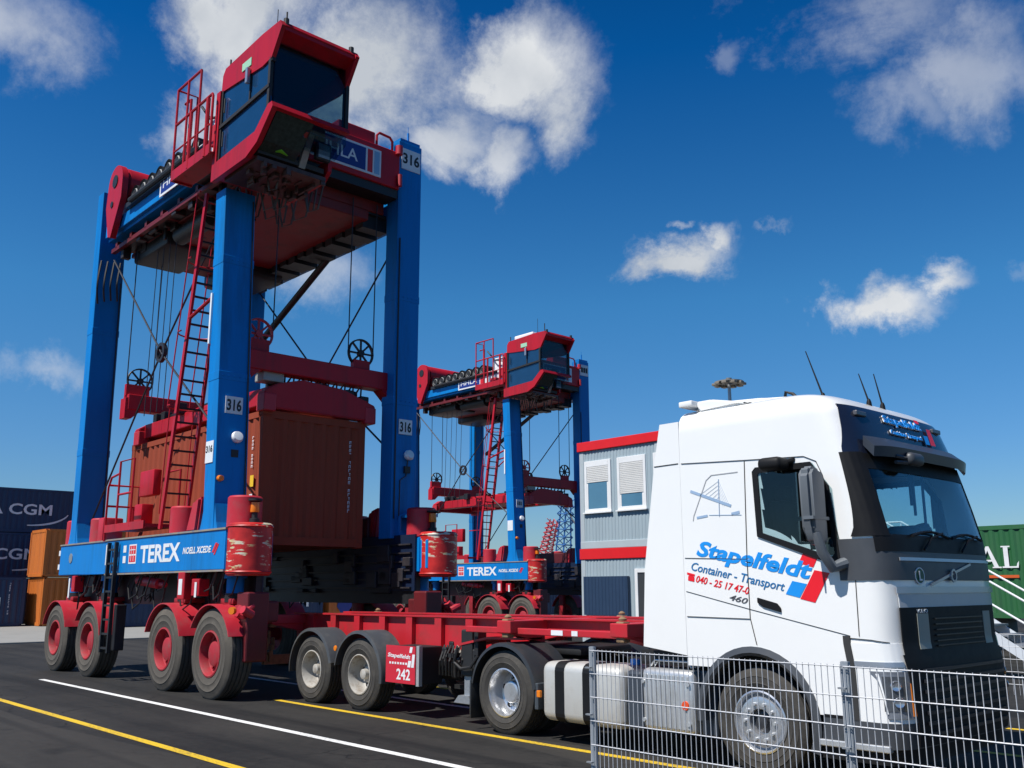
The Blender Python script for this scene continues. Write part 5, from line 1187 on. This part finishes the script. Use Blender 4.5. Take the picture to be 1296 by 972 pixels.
def truck_wheel(root, off, x, yout, s, kind, r=.515, w=.33):
    """yout: plane of the outer tyre face; s: outward side"""
    y = yout - s * w / 2; c = (x, y, r - .012)
    mb = MB(off); make_tyre(mb, c, r, w, .285); wh = mb.build('wheel', tyre, root)
    h = w / 2 * s; mb = MB(off)
    if kind == 'front':
        prof = [(.29, .80), (.30, .93), (.285, .97), (.275, .85), (.262, .62), (.245, .70), (.235, .86), (.205, .90), (.125, .88), (.118, .45), (.06, .42), (.055, .62), (.0, .62)]
        bolts = (.172, .87, .017, 10)
    elif kind == 'drive':
        prof = [(.29, .80), (.30, .95), (.285, .98), (.27, .8), (.262, .35), (.25, .05), (.235, -.15), (.20, -.25), (.14, -.28), (.135, .25), (.12, .3), (.10, .3), (0, .32)]
        bolts = (.17, -.22, .018, 10)
    else:
        prof = [(.29, .80), (.30, .95), (.285, .98), (.272, .8), (.264, .2), (.25, -.2), (.225, -.35), (.135, -.38), (.125, .0), (.11, .12), (.08, .15), (.075, .55), (.06, .6), (.0, .6)]
        bolts = (.18, -.34, .016, 10)
    mb.lathe([(a, b * h) for a, b in prof], c, (0, 1, 0), 40)
    mb.lathe([(.29, -.8 * h), (.25, -.5 * h), (0, -.45 * h)], c, (0, 1, 0), 24)
    rim = mb.build('rim', rimrust if kind == 'trailer' else rimsteel, wh)
    mb = MB(off)
    for k in range(bolts[3]):
        a = 2 * math.pi * k / bolts[3]; p = Vector((x + bolts[0] * math.cos(a), y + bolts[1] * h, c[2] + bolts[0] * math.sin(a))); mb.cyl(p, p + Vector((0, s * .032, 0)), bolts[2], 8)
    mb.build('nut_ring', rimrust if kind == 'trailer' else alu, wh)
    if kind == 'front':
        mb = MB(off); mb.lathe([(.112, .50 * h), (.07, .56 * h), (.06, .75 * h), (0, .78 * h)], c, (0, 1, 0), 20); mb.build('hub', mat('dark hub metal', (.06, .062, .068), .4, metal=.4, var=.5, scale=14), wh)  # dark grey hub centre
    if kind != 'front':
        mb = MB(off)
        for k in range(5):
            a = 2 * math.pi * (k + .3) / 5; p = Vector((x + .20 * math.cos(a), y + (-.22 if kind == 'drive' else -.35) * h, c[2] + .20 * math.sin(a))); mb.cyl(p, p + Vector((0, s * .008, 0)), .034, 12)
        mb.build('rim_hole', cblack, rim)
        mb = MB(off); make_tyre(mb, (x, yout - s * (w * 1.5 + .04), r - .012), r, w, .285, n=32); mb.build('wheel', tyre, root) if kind == 'drive' else mb.bm.free()
    return wh
for s in (-1, 1):
    truck_wheel(truck, T0, -5.55, YC + s * 1.20, s, 'front')
    truck_wheel(truck, T0, -9.30, YC + s * 1.20, s, 'drive')
def mudguard(root, off, x, y0, y1, r, a0, a1, m, z=.5, flap=None, name='mudguard'):
    q = MB(off); pr = None; n = 22
    s = -1 if y0 < y1 else 1
    for k in range(n + 1):
        a = R(a0 + (a1 - a0) * k / n); ring = []
        for rr, yy in ((r - .03, y0), (r + .012, y0 + .012), (r + .02, y0 + .03), (r + .02, y1), (r, y1), (r, y0 + .035)):
            ring.append(q.bm.verts.new((x + rr * math.cos(a), yy, z + rr * math.sin(a))))
        if pr:
            for i in range(6): q.bm.faces.new((pr[i], pr[(i + 1) % 6], ring[(i + 1) % 6], ring[i])).smooth = True
        else: q.bm.faces.new(ring)
        pr = ring
    q.bm.faces.new(pr)
    if flap: q.box((flap[0], min(y0, y1), flap[1]), (flap[0] + .03, max(y0, y1), flap[2]), bev=.008)
    return q.build(name, m, root)
for s in (-1, 1):
    y0 = YC - 1.235 if s < 0 else YC + .58; y1 = YC - .58 if s < 0 else YC + 1.235
    mudguard(truck, T0, -9.30, y0, y1, .60, 8, 172, mat('black plastic wing', (.028, .03, .033), .4, dirt=(.07, .068, .06), dirt_amt=.5), flap=(-9.93, .14, .62))
    q = MB(T0); q.box((-8.72, y0 + .02, .35), (-8.66, y1 - .02, .66), bev=.01); q.build('wing_stay', mat('grey blue flap', (.05, .06, .07), .5), truck)
    q = MB(T0); q.box((-8.66, YC + s * 1.22 - .02, .50), (-8.60, YC + s * 1.22 + .02, .58), bev=.008); q.build('marker_lamp', amber, truck)

# ================================================================== CHASSIS TRAILER
T1 = (-11.3, YC, 0)
tr = empty('chassis_trailer', T1, 'empty red container chassis trailer coupled to the white truck', 'trailer')
q = MB(T1)
for s in (-1, 1):
    y = YC + s * .52
    # web with deeper rear part and shallow gooseneck
    q.prism([(-15.6, .88), (-15.6, 1.36), (-7.2, 1.40), (-7.2, 1.22), (-9.6, 1.20), (-10.6, 1.02), (-11.6, .80), (-14.9, .80)], y - .01, y + .01, 'y')
    q.beam((-15.6, y, 1.37), (-7.2, y, 1.41), .17, .024); q.prism([(-14.9, .785), (-14.9, .80), (-11.6, .80), (-10.6, 1.02), (-9.6, 1.20), (-7.2, 1.22), (-7.2, 1.20), (-9.6, 1.18), (-10.55, 1.0), (-11.6, .785)], y - .085, y + .085, 'y')
    for k in range(8):
        x = -15.1 + k * .72
        q.box((x, min(y, y + s * .08), .80), (x + .16, max(y, y + s * .08), 1.365))
fr = q.build('frame', chassis, tr)
q = MB(T1)
for x, z in ((-15.6, 1.25), (-14.2, 1.2), (-12.8, 1.2), (-11.4, 1.2), (-9.4, 1.30), (-7.35, 1.30)): q.box((x - .08, YC - .5, z - .12), (x + .08, YC + .5, z + .06))
q.build('cross_member', chassis, tr)
# end bolsters and centre bolster with twistlocks
for x, z, rust in ((-15.45, 1.30, 1), (-9.30, 1.335, 1), (-7.35, 1.345, 0)):
    q = MB(T1); q.box((x - .13, YC - 1.2, z - .10), (x + .13, YC + 1.2, z + .055), bev=.01); q.prism([(YC - 1.2, z - .10), (YC - .55, z - .10), (YC - .55, z - .24)], x - .10, x + .10, 'x'); q.prism([(YC + 1.2, z - .10), (YC + .55, z - .10), (YC + .55, z - .24)], x - .10, x + .10, 'x'); bo = q.build('bolster', chassis, tr)
    q = MB(T1)
    for s in (-1, 1): q.box((x - .06, YC + s * 1.12 - .06, z - .16), (x + .06, YC + s * 1.12 + .06, z + .075), bev=.015); q.lathe([(.045, 0), (.05, .02), (.02, .045), (0, .05)], (x, YC + s * 1.12, z + .085), (0, 0, 1), 12)
    q.build('twistlock', mat('rusty twistlock', (.24, .15, .08), .7, var=.5, scale=14), bo, split=True)
q = MB(T1)
for k in range(7): q.box((-15.66, YC - 1.22 + .035 * k, .55 + .1 * (k % 4)), (-15.56, YC - 1.16 + .03 * k, .72 + .12 * (k % 4)), bev=.012)
q.box((-15.7, YC - 1.15, .5), (-15.6, YC + 1.15, .66)); q.build('rear_bumper', mat('orange brown fittings', (.28, .14, .06), .6, var=.8, scale=9), tr)
# outer side rails over the rear third
for s in (-1, 1):
    q = MB(T1); q.box((-10.2, YC + s * 1.05 - .03, 1.22), (-7.45, YC + s * 1.05 + .03, 1.30), bev=.01)
    q.prism([(-10.5, 1.05), (-9.9, 1.16), (-9.2, 1.165), (-9.2, 1.14), (-9.9, 1.13), (-10.5, 1.02)], YC + s * .6, YC + s * .95, 'y')
    q.box((-9.9, min(YC + s * .6, YC + s * 1.03), 1.235), (-9.7, max(YC + s * .6, YC + s * 1.03), 1.27)); q.build('gooseneck_rail', chassis, tr)
q = MB(T1); q.box((-9.75, YC - .63, 1.22), (-9.5, YC - .615, 1.32)); q.box((-8.55, YC - 1.087, 1.23), (-8.35, YC - 1.082, 1.29)); q.box((-8.2, YC - 1.087, 1.23), (-8.1, YC - 1.082, 1.29)); q.build('data_plate', white, tr, split=True)
for s in (-1, 1):
    for x in (-13.98, -12.60): truck_wheel(tr, T1, x, YC + s * 1.19, s, 'trailer', r=.535, w=.36)
    y0 = YC - 1.235 if s < 0 else YC + .78; y1 = YC - .78 if s < 0 else YC + 1.235
    mudguard(tr, T1, -13.98, y0, y1, .635, 12, 186, mudg, z=.52); mudguard(tr, T1, -12.60, y0, y1, .635, -8, 170, mudg, z=.52)
q = MB(T1)
for x in (-13.98, -12.60): q.cyl((x, YC - 1.0, .52), (x, YC + 1.0, .52), .075, 14); q.box((x - .3, YC - .6, .62), (x + .3, YC - .45, .8)); q.box((x - .3, YC + .45, .62), (x + .3, YC + .6, .8))
q.cyl((-12.0, YC - .4, .62), (-11.0, YC - .4, .62), .14, 16); q.build('axle', blacksteel, tr, split=True)
for s in (-1, 1):
    q = MB(T1); q.lathe([(0, .015), (.04, .012), (.045, 0)], (-13.28, YC + s * 1.18, .88), (0, s, 0), 12); q.build('marker_lamp', amber, tr)
    # number board box
    Yb = YC + s * 1.19
    q = MB(T1); q.box((-11.85, min(Yb, Yb - s * .5), .46), (-11.18, max(Yb, Yb - s * .5), .98), bev=.015); bx = q.build('tool_box', blacksteel, tr)
    q = MB(T1); q.box((-11.87, min(Yb + s * .002, Yb + s * .014), .47), (-11.16, max(Yb + s * .002, Yb + s * .014), .99)); bd = q.build('number_board', mat('board red', (.56, .02, .04), .4), bx)
    q = MB(T1); q.box((-11.155, min(Yb, Yb - s * .06), .45), (-11.09, max(Yb + s * .014, Yb - s * .06), 1.0)); q.build('board_edge', alu, bx)
    if s < 0:
        Yt = Yb - .016
        tb = MB(T1); text_bm(tb, 'Stapelfeldt', .1, (-11.82, Yt, .81), (1, 0, -.03), (0, 0, 1), bold=.002, shear=.15, fit=(.55, .075)); text_bm(tb, '242', .2, (-11.60, Yt, .52), (1, 0, 0), (0, 0, 1), bold=.004, fit=(.33, .15))
        for k in range(7): tb.box((-11.78 + .065 * k, Yt - .001, .73), (-11.74 + .065 * k, Yt + .001, .76))
        tb.prism([(-11.30, .90), (-11.24, .90), (-11.22, .98), (-11.28, .98)], Yt - .001, Yt + .001, 'y'); tb.prism([(-11.25, .70), (-11.19, .70), (-11.165, .88), (-11.225, .88)], Yt - .001, Yt + .001, 'y'); tb.prism([(-11.34, .70), (-11.27, .70), (-11.25, .79), (-11.32, .79)], Yt - .001, Yt + .001, 'y')
        tb.build('lettering', white, bd)
    # landing leg
    q = MB(T1); yl = YC + s * .85
    q.box((-10.47, yl - .09, .62), (-10.23, yl + .09, 1.24), bev=.02); q.box((-10.20, yl - .08, .9), (-10.12, yl + .08, 1.22), bev=.01); ll = q.build('landing_leg', blacksteel, tr)
    q = MB(T1); q.box((-10.42, yl - .06, .34), (-10.28, yl + .06, .64)); q.prism([(-10.55, .27), (-10.15, .27), (-10.25, .37), (-10.45, .37)], yl - .14, yl + .14, 'y'); q.build('leg_foot', greysteel, ll)
    q = MB(T1); q.tube([(-10.5, yl - .12, 1.0), (-10.55, yl - .14, .8), (-10.4, yl - .14, .72), (-10.2, yl - .14, .75), (-10.1, yl - .1, .9)], .022, 6)
    for k in range(8): x = -11.0 + .07 * k; q.tube([(x, yl + .05, 1.0), (x + .08, yl - .1, .8 + .03 * (k % 3)), (x + .02, yl - .05, .6)], .015, 5)
    q.build('air_hose', blacksteel, tr, split=True)
    q = MB(T1); q.prism([(-11.05, .88), (-10.93, .76), (-10.81, .88), (-10.93, 1.0)], YC + s * .62 - .004, YC + s * .62 + .004, 'y'); q.build('hazard_plate', mat('pale placard', (.45, .40, .33), .5), tr)
q = MB(T1)
for y in (-1, 1): q.box((-11.1, YC + y * .5 - .03, .38), (-9.95, YC + y * .5 + .03, .44))
for k in range(14):
    x = -11.1 + random.uniform(0, .9); q.box((x, YC - 1.0 + random.uniform(0, .3), .55 + random.uniform(0, .4)), (x + .1, YC - .7, .7 + random.uniform(0, .4)), bev=.02)
q.build('leg_brace', blacksteel, tr)

# ================================================================== NEAR FENCE (double rod mesh)
def fence_run(name, p0, p1, npan, z0, z1, label, group, post_h=None, spacing=.05, hstep=.2, post=True, lastpost=True):
    p0 = Vector(p0); p1 = Vector(p1); L = (p1 - p0).length / npan; d = (p1 - p0).normalized()
    root = empty(name, p0, label, 'fence', group); off = p0
    nrm = Vector((-d.y, d.x, 0))
    for k in range(npan + (1 if lastpost else 0)):
        p = p0 + d * (L * k) + nrm * .045
        q = MB(off); q.beam((p.x, p.y, 0), (p.x, p.y, z1 + .02), .04, .06, up=(d.x, d.y, 0), bev=.004); po = q.build('post', mat('galvanised post', (.30, .33, .36), .5, metal=.3, var=.2, scale=20, streak=True), root)
        q = MB(off)
        for zz in (.3, .7, 1.1): q.beam(p - nrm * .06 + Vector((0, 0, zz)) - d * .03, p - nrm * .06 + Vector((0, 0, zz)) + d * .03, .03, .012)
        q.build('clamp', greysteel, po)
    for k in range(npan):
        a = p0 + d * (L * k + .01); b = p0 + d * (L * (k + 1) - .01); q = MB(off)
        n = int((b - a).length / spacing)
        for i in range(n + 1):
            p = a + d * (i * spacing); q.tube([(p.x, p.y, z0), (p.x, p.y, z1)], .0034, 5)
        z = z1 - .012
        while z > z0:
            for sgn in (-1, 1): q.tube([a + nrm * (.006 * sgn) + Vector((0, 0, z)), b + nrm * (.006 * sgn) + Vector((0, 0, z))], .0042, 5)
            z -= hstep
        q.build('mesh_panel', mat('galvanised wire', (.50, .51, .53), .5, metal=.2, var=.2, scale=30), root)
    return root
fence_run('wire_fence', (-6.03, 6.50, 0), (1.4, 6.40, 0), 3, .05, 1.26, 'galvanised mesh fence in front of the white truck', 'galvanised wire mesh fences')

# ================================================================== OFFICE BUILDING
T2 = (-14.0, 22.5, 0); ob = empty('office_building', T2, 'grey two storey container office with red bands, behind the truck', 'building')
X0, X1, Y0, Y1 = -18.78, -13.06, 20.0, 25.0
def cladding(mb, xa, xb, za, zb, y, d=.012, pitch=.12):
    n = max(1, int((xb - xa) / pitch)); w = (xb - xa) / n; prev = None
    for i in range(n):
        for t, dd in ((0, 0), (.5, 0), (.6, d), (.9, d)):
            x = xa + (i + t) * w; a = mb.bm.verts.new((x, y + dd, za)); b = mb.bm.verts.new((x, y + dd, zb))
            if prev: mb.bm.faces.new((prev[0], a, b, prev[1]))
            prev = (a, b)
    a = mb.bm.verts.new((xb, y, za)); b = mb.bm.verts.new((xb, y, zb)); mb.bm.faces.new((prev[0], a, b, prev[1]))
q = MB(T2)
for za, zb in ((.12, 2.58), (2.88, 5.66)):
    cladding(q, X0 + .16, X1 - .16, za, zb, Y0)
    q.box((X0 + .03, Y0 + .03, za), (X1 - .03, Y1 - .03, zb))
q.build('wall', clad, ob)
q = MB(T2)
for xa in (X0, X0 + 2.78, X1 - .16):
    for za, zb in ((.0, 2.58), (2.88, 5.66)):
        q.box((xa, Y0 - .012, za), (xa + .16, Y0 + .1, zb), bev=.01)
q.box((X0, Y0 - .02, 2.88), (X1, Y0 + .03, 3.08), bev=.01); q.box((X0, Y0 - .02, .02), (X1, Y0 + .03, .14))
q.build('corner_trim', mat('light grey trim', (.42, .48, .51), .45), ob)
q = MB(T2); q.box((X0 - .03, Y0 - .035, 2.585), (X1 + .03, Y1 + .03, 2.875), bev=.01); q.build('floor_band', trimred, ob)
q = MB(T2); q.box((X0 - .05, Y0 - .06, 5.665), (X1 + .05, Y1 + .05, 5.93), bev=.012); q.build('roof_edge', trimred, ob)
def owindow(xa, xb, za, zb, shutter):
    yo = Y0 - .03
    q = MB(T2); w = .09
    q.box((xa, yo, za), (xa + w, yo + .06, zb), bev=.008); q.box((xb - w, yo, za), (xb, yo + .06, zb), bev=.008); q.box((xa + w, yo, za), (xb - w, yo + .06, za + w), bev=.008); q.box((xa + w, yo, zb - .17), (xb - w, yo + .06, zb), bev=.008)
    q.box((xa - .04, yo - .05, za - .04), (xb + .04, yo + .02, za - .002))
    fr = q.build('window', pvc, ob)
    q = MB(T2); q.box((xa + w, yo + .018, za + w), (xb - w, yo + .026, zb - .17)); q.build('pane', bglass, fr)
    q = MB(T2)
    zt = zb - .17; n = int((zt - shutter) / .05)
    for i in range(n): q.box((xa + w + .005, yo + .004, zt - (i + 1) * .05), (xb - w - .005, yo + .016, zt - i * .05 - .006), bev=.004, seg=1)
    q.build('roller_shutter', shut, fr)
    q = MB(T2); q.box((xa + w, yo + .006, za + w), (xa + w + .05, yo + .05, shutter)); q.box((xb - w - .05, yo + .006, za + w), (xb - w, yo + .05, shutter)); q.build('sash', pvc, fr)
owindow(-18.58, -17.58, 3.90, 5.36, 4.72); owindow(-17.34, -16.32, 3.90, 5.36, 4.32); owindow(-16.05, -15.05, 3.90, 5.36, 4.6)
q = MB(T2); q.box((-16.80, Y0 - .04, .14), (-16.70, Y0 + .03, 2.30), bev=.008); q.box((-15.80, Y0 - .04, .14), (-15.70, Y0 + .03, 2.30), bev=.008); q.box((-16.70, Y0 - .04, 2.2), (-15.80, Y0 + .03, 2.30)); dd = q.build('door', pvc, ob)
q = MB(T2); q.box((-16.70, Y0 - .02, .14), (-15.80, Y0 - .008, 2.2)); q.build('door_leaf', mat('dark door glass', (.05, .055, .06), .2), dd)
# dark corrugated sheet put in for a shadow on the ground floor wall
q = MB(T2); cladding(q, -18.62, -17.0, 1.06, 2.11, 19.90, d=.012); q.box((-18.62, 19.915, 1.06), (-17.0, 19.985, 2.11)); q.build('wall_shadow_sheet', wallshade, ob, label='dark navy corrugated sheet standing in for a shadow on the ground floor wall')

# ================================================================== CONTAINER STACKS AT THE LEFT AND BEHIND
GR = 'shipping containers in the yard'
def put(mm, x, y, z, H, label, long='y', L=12.2):
    c = container('shipping_container', mm, L, 2.44, H, label, group=GR, detail=False)
    c.location = (x, y, z)
    if long == 'y': c.rotation_euler.z = R(90)
    return c
def face_text(c, body, y0, z0, w, h, m=white, bold=.01, shear=0):
    # +X world face of a container turned 90 degrees: its local -y face ; local x = world y
    tb = MB(); text_bm(tb, body, .5, (y0, -1.23, z0), (1, 0, 0), (0, 0, 1), bold=bold, fit=(w, h), shear=shear); return tb.build('lettering', m, c)
def arcs(c, xc, zc, rx, rz):
    q = MB()
    for sgn, a0, a1 in ((1, 95, 165), (-1, 275, 345)):
        prev = None
        for k in range(15):
            a = R(a0 + (a1 - a0) * k / 14); th = .05 + .06 * math.sin(math.pi * k / 14)
            dx = -.9 if sgn > 0 else .9
            P = [(xc + dx + (rx + d) * math.cos(a), -1.235, zc + (rz + d) * math.sin(a)) for d in (0, th)]
            V = [q.bm.verts.new(p) for p in P]
            if prev: q.bm.faces.new((prev[0], V[0], V[1], prev[1]))
            prev = V
    return q.build('logo_arc', white, c)
HC = 2.36
ZP = .05
c = put(cma, -56.2, 13.1, ZP + 2 * HC, HC, 'topmost navy container of the tall stack at left, with big white letters'); face_text(c, 'CMA CGM', -1.05, .95, 4.6, .58); arcs(c, 1.25, 1.24, 2.3, .82)
c = put(cma, -56.2, 10.7, ZP + HC, HC, 'second navy container under the topmost one, half hidden by the orange stack'); face_text(c, 'CMA CGM', .85, .95, 4.6, .58); arcs(c, 3.15, 1.24, 2.3, .82)
c = put(cma, -56.2, 12.5, ZP, HC, 'navy container at the bottom of the tall stack, behind the orange stack')
c = put(cma, -52.6, 8.6, ZP, HC, 'navy container on the ground at far left, beside the orange stack'); face_text(c, 'CMA CGM', .6, .8, 4.4, .6); dashes(c, white, (5.35, -1.235, 2.0), (1, 0, 0), (0, 0, 1), 14, .05, .08, .03)
def blob_logo(c, x0, z0, m):
    q = MB(); q.prism([(x0 - .75, z0 - .55), (x0 + .9, z0 - .55), (x0 + .9, z0 + .2), (x0 + .55, z0 + .6), (x0 + .1, z0 + .45), (x0 - .35, z0 + .65), (x0 - .8, z0 + .25), (x0 - 1.0, z0 - .2)], -1.24, -1.22, 'y'); return q.build('logo', m, c)
c = put(orange, -51.6, 21.2, ZP + HC, HC, 'upper orange container of the stack behind the left rear wheels'); blob_logo(c, -3.7, 1.05, navy)
c = put(orange, -51.6, 21.3, ZP, HC, 'lower orange container of the stack behind the left rear wheels'); blob_logo(c, -4.0, 1.05, navy)
c = put(cma, -47.5, 22.4, ZP, HC, 'navy container seen low under the nearer carrier, left of an orange one'); face_text(c, 'CMA CGM', .6, .8, 4.6, .6); dashes(c, white, (5.4, -1.235, 2.0), (1, 0, 0), (0, 0, 1), 10, .05, .08, .03)
c = put(orange, -47.5, 35.0, ZP, HC, 'orange container seen low under the nearer carrier, right of a navy one'); blob_logo(c, -4.6, 1.0, navy)
c = put(dred, -46.0, 38.2, ZP, HC, 'dark red container seen low between the wheels of the nearer carrier'); c = put(cma, -47.5, 48.2, ZP, HC, 'navy container far behind the farther carrier')

# ================================================================== RIGHT SIDE: green container, steps, fence, mast, cranes
c = container('shipping_container', green, 12.2, 2.44, 2.65, 'green shipping container with white letters, right of the truck cab', group=GR, detail=True); c.location = (-6.2, 30.25, .9)
q = MB()
def serifA(mb, x, z, h, y):
    w = h * .95
    mb.prism([(x, z), (x + .10 * h, z), (x + w * .5, z + h * .85), (x + w * .5, z + h), (x + w * .42, z + h)], y - .004, y, 'y')
    mb.prism([(x + w * .42, z + h), (x + w * .56, z + h), (x + w * .98, z), (x + w * .76, z)], y - .006, y - .001, 'y')
    mb.prism([(x + .22 * h, z + .30 * h), (x + w * .74, z + .30 * h), (x + w * .72, z + .38 * h), (x + .25 * h, z + .38 * h)], y - .005, y - .002, 'y')
    mb.box((x - .08 * h, y - .0055, z), (x + .22 * h, y - .0025, z + .06 * h)); mb.box((x + w * .66, y - .0075, z), (x + w * 1.08, y - .0035, z + .06 * h))
def serifL(mb, x, z, h, y):
    mb.box((x + .10 * h, y - .004, z), (x + .30 * h, y, z + h)); mb.box((x, y - .0055, z + .94 * h), (x + .4 * h, y - .0015, z + h)); mb.box((x, y - .006, z), (x + .7 * h, y - .002, z + .07 * h)); mb.prism([(x + .6 * h, z), (x + .7 * h, z), (x + .74 * h, z + .3 * h), (x + .66 * h, z + .2 * h)], y - .0075, y - .0035, 'y')
yl_ = -1.225; hh = .62; lx = -5.22
serifA(q, lx + .02, 1.42, hh, yl_); serifL(q, lx + .68, 1.42, hh, yl_)
q.build('lettering', white, c)
q = MB(); q.box((lx - .6, yl_ - .004, 1.14), (lx + 1.1, yl_, 1.22)); q.build('stripe', mat('orange stripe', (.6, .10, .02), .5), c)
# steel stands it rests on
for x in (-11.6, -9.0, -4.0, -.8):
    q = MB(); q.box((-.35, -1.15, 0), (.35, 1.15, .12), bev=.02); q.box((-.25, -1.1, .12), (.25, 1.1, .80), bev=.02); q.box((-.35, -1.15, .80), (.35, 1.15, .898), bev=.02)
    o = q.build('concrete_block', concrete, label='concrete support block under the green container', cat='block', group='blocks under the green container'); o.location = (x, 30.25, 0)
# outside steps with white handrails
T3 = (-8.2, 20.6, 0); stp = empty('steel_steps', T3, 'pale steel steps with white handrails beside the truck front', 'steps')
q = MB(T3)
for y in (20.2, 21.1): q.beam((-9.9, y, 1.95 + .28), (-6.6, y, -.1 + .15), .05, .18)
q.box((-13.0, 20.2, 2.16), (-9.9, 21.1, 2.24)); st_ = q.build('stringer', mat('pale steel', (.62, .66, .70), .4), stp)
q = MB(T3)
for k in range(11): t = (k + .5) / 11; q.box((-9.9 + 3.3 * t - .14, 20.22, 2.2 - 2.0 * t), (-9.9 + 3.3 * t + .14, 21.08, 2.24 - 2.0 * t))
q.build('tread', greysteel, stp)
q = MB(T3)
for y in (20.17, 21.13):
    for dz in ((.55, 1.0) if y < 21 else (1.0,)): q.tube([(-12.0, y, 2.24 + dz), (-9.9, y, 2.24 + dz), (-6.7, y, .25 + dz)], .022, 8)
    for x, z in ((-11.9, 2.2), (-9.9, 2.2), (-8.3, 1.2), (-6.75, .28)): q.tube([(x, y, z), (x, y, z + 1.0)], .022, 8)
q.build('handrail', mat('white rail paint', (.72, .74, .76), .4), stp)
fence_run('wire_fence', (-8.6, 17.2, 0), (4.0, 17.0, 0), 5, .05, 1.03, 'galvanised mesh fence on the far side of the white truck', 'galvanised wire mesh fences', spacing=.1)
# light mast
T4 = (-54.1, 80, 0); ms = empty('light_mast', T4, 'tall light mast with a ring of floodlights far behind the white cab', 'light mast')
q = MB(T4); q.tube([(-54.1, 80, 0), (-54.1, 80, 22.2)], [.35, .16], 12); q.build('pole', greysteel, ms)
q = MB(T4); q.lathe([(.5, 0), (1.45, .05), (1.45, .16), (.5, .2)], (-54.1, 80, 22.1), (0, 0, 1), 24, closed=True); q.lathe([(0, .5), (.3, .45), (.3, 0), (0, 0)], (-54.1, 80, 22.2), (0, 0, 1), 14); q.build('ring', mat('mast ring steel', (.18, .18, .17), .5), ms)
for k in range(10):
    a = 2 * math.pi * k / 10; q = MB(T4); p = Vector((-54.1 + 1.35 * math.cos(a), 80 + 1.35 * math.sin(a), 22.05)); q.box(p - Vector((.28, .28, .16)), p + Vector((.28, .28, .1)), bev=.05); q.build('floodlight', mat('floodlight housing', (.20, .17, .13), .5, var=.5, scale=3), ms)
# distant lattice crane booms
def lattice(name, p, q_, w, m, label):
    p = Vector(p); q_ = Vector(q_); root = empty(name, p, label, 'crane', 'lattice cranes on the horizon'); mb = MB(p); d = (q_ - p); n = 9
    x = d.cross(Vector((0, 1, .01))).normalized(); y = d.cross(x).normalized()
    C = [(x * i + y * j) * w / 2 for i, j in ((-1, -1), (1, -1), (1, 1), (-1, 1))]
    for c in C: mb.tube([p + c, q_ + c * .5], w * .07, 5)
    for k in range(n):
        a = p + d * (k / n); b = p + d * ((k + 1) / n)
        for i in range(4): mb.tube([a + C[i], b + C[(i + 1) % 4]], w * .045, 4); mb.tube([a + C[i], a + C[(i + 1) % 4]], w * .045, 4)
    mb.build('boom', m, root); return root
lattice('lattice_crane', (-152.5, 150, 7.5), (-149, 150, 16.5), 2.2, mat('distant red steel', (.45, .04, .06), .5), 'distant red lattice crane boom leaning between the farther carrier legs')
r2 = lattice('lattice_crane', (-146.5, 150, 6), (-145.0, 150, 21), 2.6, mat('distant blue steel', (.03, .13, .35), .5), 'distant blue lattice crane tower between the farther carrier legs')
q = MB((-146.5, 150, 6)); q.tube([(-145.2, 150, 19), (-137, 150, 8)], .15, 5); q.build('stay_rope', cablem, r2)
for o_ in (truck, tr, ob): flatten(o_)
